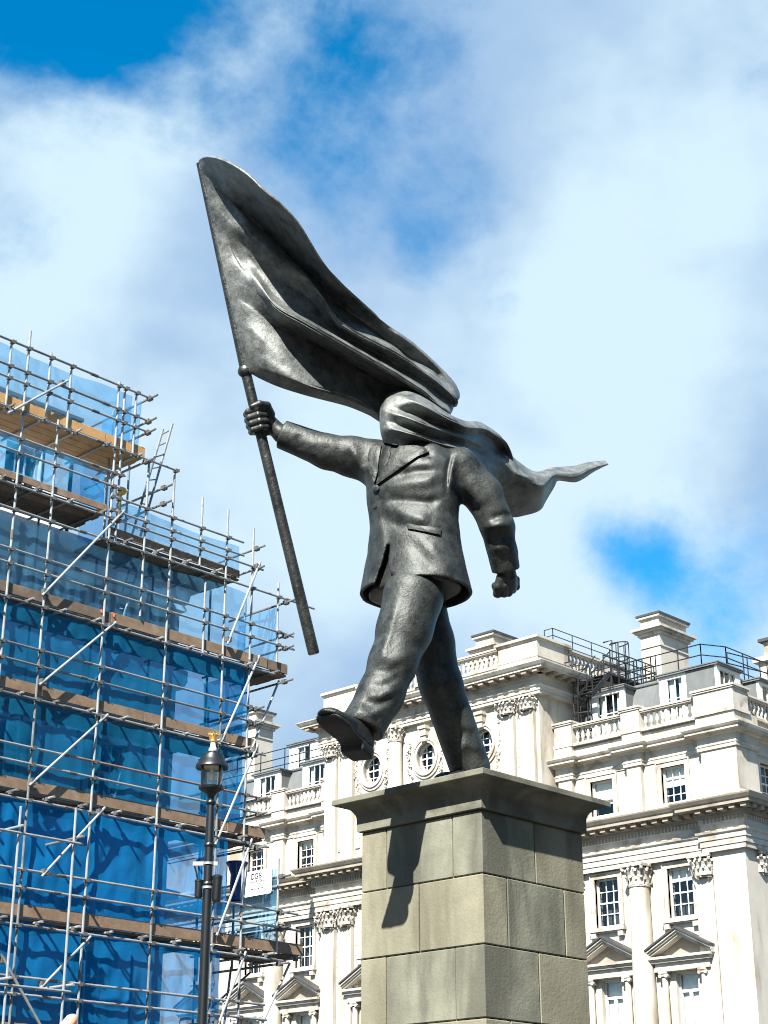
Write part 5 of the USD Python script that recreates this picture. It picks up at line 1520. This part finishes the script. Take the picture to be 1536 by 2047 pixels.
tube_part("brace", (22.38, YF + .3, 11.55), (21.36, YF - .02, 9.78)); tube_part("brace", (22.75, YF + .2, 6.0), (21.6, YF, 4.3)); tube_part("brace", (22.1, YI, 5.95), (21.2, YF + .3, 4.5)); tube_part("brace", (22.6, YI, 5.9), (21.3, YI, 4.9), "galvanised_worn")
# the returns at the right end: rails across from front to back
for x, zs, y1 in ((18.42, (16.38, 15.88, 15.64, 15.02), 25.9), (18.9, (14.62, 14.28), 25.6), (21.35, (13.6, 14.04), 25.4), (22.2, (13.1, 12.38, 12.12, 11.42), 25.7), (21.45, (10.7, 10.4, 9.78), 25.6), (21.6, (8.94, 8.65, 8.0), 25.7), (22.25, (6.86, 6.56, 7.55, 5.92), 25.9)):
    for z in zs: tube_part("return_rail", (x, YF - .3, z), (x, y1, z), "galvanised_worn"); couplings.obox((x, YLG, z), (.045, 0, 0), (0, .055, 0), (0, 0, .04))
for x, y, z0, z1 in ((18.42, 25.1, 15.0, 16.5), (18.75, 24.9, 13.3, 15.9), (22.2, 25.2, 11.5, 13.4), (22.25, 25.3, 5.9, 7.8), (21.4, 25.3, 8, 11), (18.2, 24.7, 13.4, 15.3), (17.95, 24.5, 13.4, 15.1)): tube_part("standard", (x, y, z0), (x, y, z1))
# a loading bay stands out at the lower left
for x, z0, z1 in ((15.75, 3.5, 7.75), (16.85, 3.5, 7.9)): tube_part("standard", (x, YF - .75, z0), (x, YF - .75, z1))
for z in (7.4, 5.0): tube_part("return_rail", (16.9, YF - .95, z), (16.9, YF + .1, z)); tube_part("return_rail", (15.7, YF - .95, z), (15.7, YF + .1, z))
tube_part("ledger", (12, YF - .8, 7.3), (17.0, YF - .8, 7.3)); tube_part("ledger", (12, YF - .8, 4.9), (17.0, YF - .8, 4.9))
rp = on_y(481, 1828, YF)
part("red_tape", MB().tube([rp - [0, 0, .035], rp + [0, 0, .035]], R48 + .003, 8).mesh(), "red_board", scaf)
part("coupler", couplings.mesh(), "coupler_steel", scaf, kind="stuff")

# ---- debris nets, hung on the inside of the standards
def net(name, label, x0, x1, z0, z1, m, y=YF + .10, seed=1, sag=.035, axis=0, nx=None):
    nx = nx or max(12, int((x1 - x0) * 18)); nz = max(8, int((z1 - z0) * 14))
    u, w = np.meshgrid(np.linspace(x0, x1, nx), np.linspace(z0, z1, nz), indexing="ij")
    p = np.stack([u, np.zeros_like(u), w], -1)
    n = meshkit.fbm(p * np.array([1.7, 1, 1.1]) + seed * 7.3, 4, seed) - .5
    f = meshkit.noise(p * np.array([6.5, 1, .8]) + seed) - .5 + .8 * (meshkit.noise(p * np.array([2.2, 1, 2.6]) + seed * 2) - .5)
    span = np.sin(np.linspace(0, math.pi, nz))[None, :]
    d = (n * sag * 2.6 + f * sag * 1.1) * (.35 + .65 * span)
    w = w + (meshkit.noise(p * np.array([1.2, 0, 0]) + seed * 3) - .5) * .12 * (np.linspace(0, 1, nz)[None, :] > .98)
    P_ = np.stack([u, y + d, w], -1) if axis == 0 else np.stack([np.full_like(u, y) + d, u, w], -1)
    idx = np.arange(nx * nz).reshape(nx, nz)
    q = np.stack([idx[:-1, :-1], idx[1:, :-1], idx[1:, 1:], idx[:-1, 1:]], -1).reshape(-1, 4)
    pr = part(name, (P_.reshape(-1, 3), np.vstack([q[:, [0, 1, 2]], q[:, [0, 2, 3]]])), m, None, smooth=True)
    return tag(pr, label, "netting", "debris nets hung on the scaffold")


ND = "blue debris net"
net("debris_net", "pale see-through blue net along the topmost guard rails of the scaffold", 12, 18.12, 15.34, 16.36, "net_pale", seed=1, sag=.03)
net("debris_net", "blue net bunched behind the rails just below the orange toe board", 12, 17.62, 13.9, 14.62, "net_blue", seed=2, sag=.12)
net("debris_net", "short pale blue net right of the long ladder's foot", 18.0, 21.02, 13.48, 14.04, "net_pale", seed=3)
net("debris_net", "grey-blue net before the rendered building's small balusters, high on the scaffold", 12, 21.28, 11.82, 13.1, "net_pale", seed=4)
net("debris_net", "deep blue net across the lift just above the lamp, two decks over the red board", 12, 21.26, 10.12, 11.55, "net_blue", seed=5)
net("debris_net", "deep blue net across the lift that the street lamp's gilded top overlaps", 12, 21.28, 8.42, 9.86, "net_blue", seed=6)
net("debris_net", "bright blue creased net across the lift behind the lamp post's camera boxes", 12, 21.0, 6.34, 8.14, "net_deep", seed=7, sag=.045)
net("debris_net", "dark blue net on the lowest lift in view, under the longest board", 12, 20.9, 4.44, 6.06, "net_deep", seed=8, sag=.04)
net("debris_net", "pale blue net turning round the end of the scaffold beside the flagpole's foot", YF + .05, 25.25, 11.82, 13.05, "net_pale", y=22.08, seed=9, axis=1, nx=24)
net("debris_net", "small pale blue net at the end of the top platform", YF + .05, 25.3, 15.34, 16.36, "net_pale", y=18.3, seed=10, axis=1, nx=24)
net("debris_net", "blue end net behind the scaffold firm's sign", YF + .05, 25.4, 6.34, 7.75, "net_pale", y=22.22, seed=11, axis=1, nx=24)
net("debris_net", "blue end net on the lift of the lamp's gilded top", YF + .05, 25.4, 8.42, 9.8, "net_blue", y=21.36, seed=12, axis=1, nx=24)
net("debris_net", "blue end net two lifts above the lamp, under the longest overhanging deck", YF + .05, 25.4, 10.12, 11.5, "net_blue", y=21.34, seed=13, axis=1, nx=24)
net("debris_net", "torn pale blue net blown to the right of the yellow hoist", 17.9, 18.75, 13.6, 14.95, "net_pale", y=25.3, seed=14, sag=.16)

# ---- ladders
def ladder(label, a0, a1, b0, b1, m="galvanised", gap=.29):
    """Two stiles, a0-a1 and b0-b1, bottom to top, with rungs."""
    a0, a1, b0, b1 = map(np.asarray, (a0, a1, b0, b1))
    t = thing("ladder", label, "ladder", "ladders on the scaffold")
    part("stile", MB().tube([a0, a1], .024, 8).mesh(), m, t, smooth=40); part("stile", MB().tube([b0, b1], .024, 8).mesh(), m, t, smooth=40)
    n = int(np.linalg.norm(a1 - a0) / gap)
    for k in range(n):
        q = (k + .5) / n; part("rung", MB().tube([a0 + (a1 - a0) * q, b0 + (b1 - b0) * q], .014, 6).mesh(), m, t)


ladder("long ladder leaning free against the sky at the top of the scaffold", on_y(280, 1075, 24.4), on_y(345, 847, 24.4), on_y(265, 1066, 24.66), on_y(326, 858, 24.66), "galvanised_worn")
ladder("ladder seen through the grey-blue net high on the scaffold", on_y(247, 1232, 24.45), on_y(281, 1125, 24.45), on_y(231, 1228, 24.7), on_y(263, 1128, 24.7))
ladder("ladder seen through the deep blue net just above the red board", on_y(226, 1606, 24.4), on_y(252, 1506, 24.4), on_y(212, 1604, 24.66), on_y(237, 1509, 24.66))
ladder("short ladder seen through the net four lifts up, left of the lamp", on_y(177, 1398, 24.4), on_y(194, 1352, 24.4), on_y(163, 1396, 24.66), on_y(180, 1351, 24.66))

# ---- the firm's sign, the hopper, the hoist
mat("sign_white", (0.6, 0.61, 0.62), 0.5, var=0.02)
mat("sign_ink", (0.015, 0.017, 0.02), 0.6)
mat("sign_grey", (0.07, 0.075, 0.085), 0.6)
SX = 21.36
c00, c10, c01 = on_x(488, 1795, SX), on_x(543, 1787, SX), on_x(490, 1745, SX)
sign = thing("scaffold_sign", "white rectangular sign of the scaffold firm fixed to a tube at the scaffold's corner", "sign")
sw, sh_ = abs(c10[1] - c00[1]), c01[2] - c00[2]
y_left, z_bot = c00[1], c00[2]
import shapely
mb = MB(); mb_prism(mb, shapely.box(.045, .045, sw - .045, sh_ - .045).buffer(.045), -.006, .006, lambda a, b, c: (SX - c, y_left - a, z_bot + b)); part("panel", mb.mesh(), "sign_white", sign)
mb = MB(); mb_prism(mb, shapely.box(.045, .045, sw - .045, sh_ - .045).buffer(.049).difference(shapely.box(.045, .045, sw - .045, sh_ - .045).buffer(.042)), -.009, -.0061 + .004, lambda a, b, c: (SX - c, y_left - a, z_bot + b)); part("edge", mb.mesh(), "sign_ink", sign)
for text, h, zc, m, bold, x in (("DGS", .105, sh_ * .66, "sign_ink", True, .24), ("SCAFFOLD", .046, sh_ * .52, "sign_ink", True, .22), ("LTD", .042, sh_ * .38, "sign_ink", True, .4), ("www.dgs.ltd", .030, sh_ * .12, "sign_grey", False, .25)):
    tm = meshkit.text_mesh(text, h, .003, bold)
    v = np.array(tm.vertices); x *= sw / 1.0; w_t = {"DGS": .40, "SCAFFOLD": .54, "LTD": .2}.get(text, .56) * sw; v[:, 0] *= w_t / v[:, 0].max()
    part("lettering", (np.stack([SX - .0068 - v[:, 2], y_left - x - v[:, 0], z_bot + zc + v[:, 1]], 1), tm.faces[:, ::-1]), m, sign)
mb = MB()                                        # a line of figures too small to read
for q, w in ((.18, .05), (.25, .09), (.37, .10), (.50, .07), (.60, .11)): mb.box((SX - .0095, y_left - sw * q, z_bot + sh_ * .25), (SX - .0066, y_left - sw * (q + w), z_bot + sh_ * .29))
part("small_print", mb.mesh(), "sign_grey", sign, kind="stuff")
mb = MB()
for z in (.12, sh_ - .1): mb.box((SX + .006, y_left - sw + .1, z_bot + z - .015), (SX + .03, y_left + .08, z_bot + z + .015))
part("bracket", mb.mesh(), "galvanised_worn", sign)

hp = on_y(474, 1736, 24.9)
hop = thing("chute_hopper", "blue plastic hopper of a rubbish chute on the scaffold above the sign", "hopper", loc=None)
part("hopper", MB().lathe([(.12, -.12), (.16, -.02), (.19, .08), (.215, .085), (.215, .115), (.195, .115), (.175, .08), (.13, -.1)], hp, 20).mesh(), "blue_plastic", hop, smooth=40)
for a in (0, 1, 2, 3):
    q = math.pi / 4 + a * math.pi / 2
    part("leg", MB().tube([hp + [.19 * math.cos(q), .19 * math.sin(q), .08], hp + [.2 * math.cos(q), .2 * math.sin(q), -.55]], .009, 6).mesh(), "galvanised_worn", hop)
part("chute", MB().lathe([(.11, -.62), (.13, -.35), (.12, -.12)], hp, 16).mesh(), "blue_plastic", hop, smooth=40)

ho = on_y(241, 1000, 24.75)
hoist = thing("hoist", "yellow hoist with a curved arm on the deck below the orange toe board", "hoist")
part("post", MB().tube([ho + [0, 0, -.45], ho + [0, 0, .12]], .022, 8).mesh(), "yellow_paint", hoist, smooth=40)
part("arm", MB().tube([ho + [0, 0, .12], ho + [-.06, .02, .22], ho + [-.2, .05, .28], ho + [-.3, .07, .26], ho + [-.34, .08, .4]], .034, 8).mesh(), "yellow_paint", hoist, smooth=40)
part("motor", MB().lathe([(0, -.09), (.07, -.09), (.085, -.06), (.085, .06), (.07, .09), (0, .09)], ho + [-.02, -.02, .17], 14, frame=np.array([[1, 0, 0], [0, 0, 1], [0, -1, 0]])).mesh(), "yellow_paint", hoist, smooth=40)
part("hook", MB().tube([ho + [-.34, .08, .38], ho + [-.34, .08, .2], ho + [-.31, .08, .15], ho + [-.29, .08, .19]], .008, 6).mesh(), "black_iron", hoist)
# little orange clips on a toe board
mat("orange_plastic", (0.8, 0.14, 0.03), 0.5)
for k, (px, py, where) in enumerate(((203, 1222, "left"), (228, 1230, "right"))):
    p = on_y(px, py, YF + .02)
    tag(part("toe_board_clip", MB().box(p - [.012, .010, .035], p + [.012, .010, .035]).box(p - [.012, .018, .035], p + [.012, .026, -.02]).mesh(), "orange_plastic", None), f"small orange clip hooked over the toe board, the {where} one of two", "clip", "orange clips on the toe board")

# ------------------------------------------------------------------ the street lamp
def at_h(px, py, d):
    r = ray(px, py); return EYE + r * (d / math.hypot(r[0], r[1]))


mat("lamp_black", (0.005, 0.007, 0.008), 0.38, var=0.15, scale=6)
mat("gilding", (0.72, 0.42, 0.12), 0.38, metallic=0.8, var=0.15, scale=20)
mat("cream_paint", (0.6, 0.5, 0.36), 0.5)
M["lamp_glass"] = usdkit.material(stage, "/World/Looks/lamp_glass", {"lw": ("layer_weight", {"blend": 0.5}), "pw": ("math", {"math_type": "power", "value2": 4.0}), "f": ("math", {"math_type": "multiply_add", "value2": 0.8, "value3": 0.04}), "g": ("glossy_bsdf", {"roughness": 0.05}), "x": ("transparent_bsdf", {"color": (0.80, 0.82, 0.78)}), "m": ("mix_closure", {}), "d": ("translucent_bsdf", {"color": (0.75, 0.72, 0.65)}), "m2": ("mix_closure", {"fac": 0.22})},
                                  [("lw.facing", "pw.value1"), ("pw.value", "f.value1"), ("f.value", "m.fac"), ("x.BSDF", "m.closure1"), ("g.BSDF", "m.closure2"), ("m.closure", "m2.closure1"), ("d.BSDF", "m2.closure2")], surface="m2.closure")
LD = 22.0
base = at_h(402, 2047, LD)
LX, LY = at_h(414, 1800, LD)[:2]
zz = lambda py: at_h(420, py, LD)[2]
lamp = thing("street_lamp", "black cast iron street lamp with a domed glass lantern and a gilded crown", "street lamp")
o = (LX, LY, 0)
zc = zz(1600)
part("post", MB().lathe([(.26, .1), (.26, .5), (.2, .6), (.17, .9), (.17, 1.1), (.11, 1.25), (.064, 3.2), (.058, zc - .55), (.05, zc - .1), (.045, zc), (0, zc)], o, 18).mesh(), "lamp_black", lamp, smooth=40)
for py, r in ((1605, .06), (1690, .064), (1768, .068)): part("collar", MB().lathe([(.035, -.03), (r, -.025), (r + .010, 0), (r, .025), (.035, .03)], (LX, LY, zz(py)), 18).mesh(), "lamp_black", lamp, smooth=40)
zb, zt = zz(1578), zz(1532)
lan = part("lantern_cradle", MB().lathe([(.04, zc - .02), (.05, zz(1592)), (.08, zz(1586)), (.165, zb), (.17, zb + .03), (.12, zb + .03), (.0, zb + .02)], o, 18).mesh(), "lamp_black", lamp, smooth=40)
for k in range(4):
    a = math.pi / 4 + HEADING + k * math.pi / 2; c, s = math.cos(a), math.sin(a)
    part("upright", MB().tube([(LX + .155 * c, LY + .155 * s, zb), (LX + .165 * c, LY + .165 * s, zt + .02)], .017, 6).mesh(), "lamp_black", lan)
part("lantern_glass", MB().lathe([(.10, zb + .03), (.13, zb + .08), (.148, zb + .2), (.145, zt)], o, 20).mesh(), "lamp_glass", lamp, smooth=True)
part("gear_tray", MB().lathe([(.0, zt - .02), (.12, zt - .02), (.13, zt + .0), (.0, zt)], o, 16).mesh(), "cream_paint", lamp)
part("lamp_bulb", MB().lathe([(.0, zt - .2), (.03, zt - .19), (.042, zt - .14), (.03, zt - .07), (.02, zt - .02)], o, 12).mesh(), "sign_white", lamp, smooth=True)
part("canopy", MB().lathe([(.14, zt - .005), (.215, zt - .03), (.222, zt - .02), (.215, zt + .015), (.17, zt + .07), (.165, zt + .10), (.15, zt + .12), (.145, zt + .15), (.10, zz(1512)), (.06, zz(1505)), (.05, zz(1500)), (0, zz(1500))], o, 24).mesh(), "lamp_black", lamp, smooth=35)
f0 = zz(1502)
cr = part("finial", MB().lathe([(.055, f0), (.058, f0 + .03), (.045, f0 + .045), (.036, f0 + .08), (.034, f0 + .12), (.05, f0 + .135)], o, 16).mesh(), "cream_paint", lamp, smooth=40)
part("crown", MB().lathe([(.03, f0 + .125), (.052, f0 + .135), (.05, f0 + .155), (.058, f0 + .2), (.066, f0 + .215), (.062, f0 + .225), (.0, f0 + .2)], o, 16).mesh(), "gilding", cr, smooth=40)
for k in range(8):
    a = k * math.pi / 4; part("crown_point", MB().lathe([(.012, 0), (.014, .012), (.004, .024), (.01, .032), (0, .042)], (LX + .06 * math.cos(a), LY + .06 * math.sin(a), f0 + .215), 6).mesh(), "gilding", cr)
# boxes and bands strapped to the post
eq = thing("post_camera", "two black surveillance units strapped to the lamp post with steel bands", "camera")
rt = RIGHT
zq = zz(1778)
for s, w in ((1, .062), (-1, .05)):
    c = np.array([LX, LY, zq]) + rt * s * (.125 if s > 0 else .11) - np.array([FWD[0], FWD[1], 0]) * .03
    part("housing", MB().lathe([(0, -.17 if s > 0 else -.12), (w * .8, -.165 if s > 0 else -.118), (w, -.13 if s > 0 else -.1), (w, .11 if s > 0 else .08), (w * 1.12, .12 if s > 0 else .085), (w * 1.1, .16 if s > 0 else .11), (w * .6, .18 if s > 0 else .12), (0, .18 if s > 0 else .12)], c, 14).mesh(), "lamp_black", eq, smooth=40)
    part("arm", MB().bar(np.array([LX, LY, zq + .06]), c + [0, 0, .06], .05, .05).mesh(), "lamp_black", eq)
for py in (1727, 1775):
    part("band", MB().lathe([(.066, -.016), (.070, -.016), (.070, .016), (.066, .016)], (LX, LY, zz(py)), 18).mesh(), "galvanised", eq, smooth=40)
part("clamp", MB().bar(np.array([LX, LY, zz(1727)]) - rt * .2, np.array([LX, LY, zz(1727)]) + rt * .12, .03, .05).mesh(), "galvanised", eq)
part("cable", MB().tube([np.array([LX, LY, zz(1725)]) - rt * .19, np.array([LX, LY, zz(1745)]) - rt * .15, np.array([LX, LY, zz(1760)]) - rt * .13], .012, 6).mesh(), "lamp_black", eq)

# ------------------------------------------------------------------ someone below the camera who holds up a phone
PH = at_h(176, 2052, 2.3)                        # the top edge of the phone
fwd = np.array([math.cos(HEADING + .25), math.sin(HEADING + .25), 0]); side = np.array([fwd[1], -fwd[0], 0])
foot = np.array([PH[0], PH[1], .122]) - fwd * .34 - side * .02
mat("skin", (0.50, 0.27, 0.19), 0.5, var=0.08, scale=20, extra={"subsurface_weight": 0.15, "subsurface_radius": (0.02, 0.008, 0.005), "subsurface_scale": 0.3})
mat("dark_coat", (0.03, 0.032, 0.045), 0.9, var=0.2, scale=20)
mat("denim", (0.03, 0.045, 0.09), 0.9, var=0.2, scale=30)
mat("hair_brown", (0.035, 0.02, 0.012), 0.6, var=0.3, scale=60)
mat("phone_black", (0.012, 0.012, 0.014), 0.3)
person = thing("person", "person at the picture's lower left edge, only a raised hand in view, holding a phone", "person")
up = np.array([0, 0, 1.0])
B = lambda r, f, z: foot + side * r + fwd * f + up * (z - .122)
hb = Field(foot + [-.75, -.75, 0], foot + [.75, .75, 1.86], 0.022)
Q = hb.p
sh = {s: B(.19 * s, 0, 1.40) for s in (-1, 1)}
el = {-1: B(-.24, .20, 1.32), 1: B(.24, .20, 1.32)}
wr = {-1: PH - side * .075 - up * .14 - fwd * .01, 1: PH + side * .10 - up * .15 - fwd * .01}
coat = smin(ellipsoid(Q, B(0, 0, 1.20), (.20, .20, .36)), ellipsoid(Q, B(0, 0, .92), (.19, .19, .22)), .08)
for s in (-1, 1): coat = smin(coat, chain(Q, [sh[s], el[s], wr[s] - (wr[s] - el[s]) * .12], [.075, .06, .048]), .05)
hb.d = coat; part("coat", hb.mesh(), "dark_coat", person, smooth=True)
hb.d = smin(chain(Q, [B(-.09, 0, .88), B(-.1, .02, .5), B(-.1, 0, .14)], [.10, .075, .06]), chain(Q, [B(.09, 0, .88), B(.1, .02, .5), B(.1, 0, .14)], [.10, .075, .06]), .03); part("trousers", hb.mesh(), "denim", person, smooth=True)
hb.d = smin(chain(Q, [B(-.1, -.05, .16), B(-.1, .14, .15)], [.05, .042]), chain(Q, [B(.1, -.05, .16), B(.1, .14, .15)], [.05, .042]), .005); part("shoes", hb.mesh(), "phone_black", person, smooth=True)
hd = B(0, .04, 1.60)
hb.d = ellipsoid(Q, hd - fwd * .02 + up * .025, (.098, .098, .118)); hb.d = np.maximum(hb.d, ((Q - hd) @ fwd) * .8 - ((Q - hd) @ up) * .5 - .02); part("hair", hb.mesh(), "hair_brown", person, smooth=True)
bd = smin(ellipsoid(Q, hd, (.078, .078, .112)), cone(Q, B(0, 0, 1.38), B(0, .02, 1.52), .06, .055), .03)
bd = smin(bd, ellipsoid(Q, hd + fwd * .085 - up * .01, (.02, .02, .025)), .015)
for s in (-1, 1):
    bd = smin(bd, ellipsoid(Q, hd + side * s * .078, (.018, .018, .03)), .01); bd = smin(bd, chain(Q, [sh[s], el[s], wr[s]], [.05, .04, .03]), .02)
hb.d = bd
pm = MB().add(*hb.mesh())
for s in (-1, 1):
    w = wr[s]; inn = -side * s
    hf = Field(w - .16, w + .18, 0.005); q = hf.p
    d = chain(q, [w - up * .09, w], [.032, .028], .01)
    d = smin(d, ellipsoid(q, w + up * .05, (.036, .036, .052)), .015)
    for j in range(4):
        c0 = w + up * (.095 - .017 * j) - fwd * .004
        d = smin(d, chain(q, [w + up * (.05 - .012 * j) + fwd * .012, c0 + fwd * .026 + inn * .004, c0 + fwd * .024 + inn * .04, c0 + fwd * .016 + inn * .062], [.012, .0105, .0095, .008]), .006)
    tip = [w + up * .02 - fwd * .012, w + up * .07 - fwd * .022 + inn * .012, w + up * .112 - fwd * .02 + inn * .03, w + up * .145 - fwd * .016 + inn * .052] if s < 0 else [w + up * .02 - fwd * .012, w + up * .06 - fwd * .022 + inn * .02, w + up * .08 - fwd * .02 + inn * .05]
    d = smin(d, chain(q, tip, [.017, .015, .0125, .0085][:len(tip)]), .008)
    hf.d = d; pm.add(*hf.mesh())
part("figure", pm.mesh(), "skin", person, smooth=True)
phone = thing("phone", "black phone held up in the raised hand at the lower left edge", "phone")
pc = PH - up * .042 + side * .012
pb = trimesh.Trimesh(*bevel_box((-.078, -.004, -.038), (.078, .004, .038), .003), process=False)
R_ = np.stack([side, fwd, up], 1)
part("body", (np.array(pb.vertices) @ R_.T + pc, pb.faces), "phone_black", phone)
pb = trimesh.Trimesh(*bevel_box((-.074, -.0052, -.035), (.074, -.0042, .035), .0004), process=False)
mat("phone_screen", (0.02, 0.025, 0.03), 0.12)
part("screen", (np.array(pb.vertices) @ R_.T + pc, pb.faces), "phone_screen", phone)

# ------------------------------------------------------------------ unseen terraces behind the camera, added to block low sky light
mat("brown_brick", (0.13, 0.095, 0.075), 0.9, var=0.2, scale=2.0)
mat("dark_glass", (0.015, 0.017, 0.02), 0.15)


def terrace(label, to, s0, s1, h, step=3.4):
    t = thing("added_terrace", label, "building")
    part("wall", lbox(MB(), to, s0, s1, -12, 0, 0, h).mesh(), "brown_brick", t)
    part("cornice", lbox(MB(), to, s0 - .3, s1 + .3, -12.3, .5, h - .9, h - .4).mesh(), "portland_soot_shade", t)
    part("roof", lbox(MB(), to, s0 + .6, s1 - .6, -11.4, -.6, h, h + 2.2).mesh(), "lead", t)
    n = int((s1 - s0) / step)
    for k in range(n):
        for f in range(int((h - 2) / 3.6)):
            c, z = s0 + (s1 - s0) * (k + .5) / n, 1.2 + f * 3.6
            w = part("window", lbox(MB(), to, c - .6, c + .6, .004, .05, z, z + 2.1).mesh(), "white_paint", t)
            part("pane", lbox(MB(), to, c - .52, c + .52, .052, .06, z + .08, z + 2.02).mesh(), "dark_glass", w)


terrace("unseen brown brick terrace added behind the camera to cut sky fill", lambda s, o, z: (s, -16 + o, z), -20, 48, 17)
terrace("unseen brown brick terrace added at the left to darken reflections", lambda s, o, z: (-24 + o, s, z), -14, 60, 16)
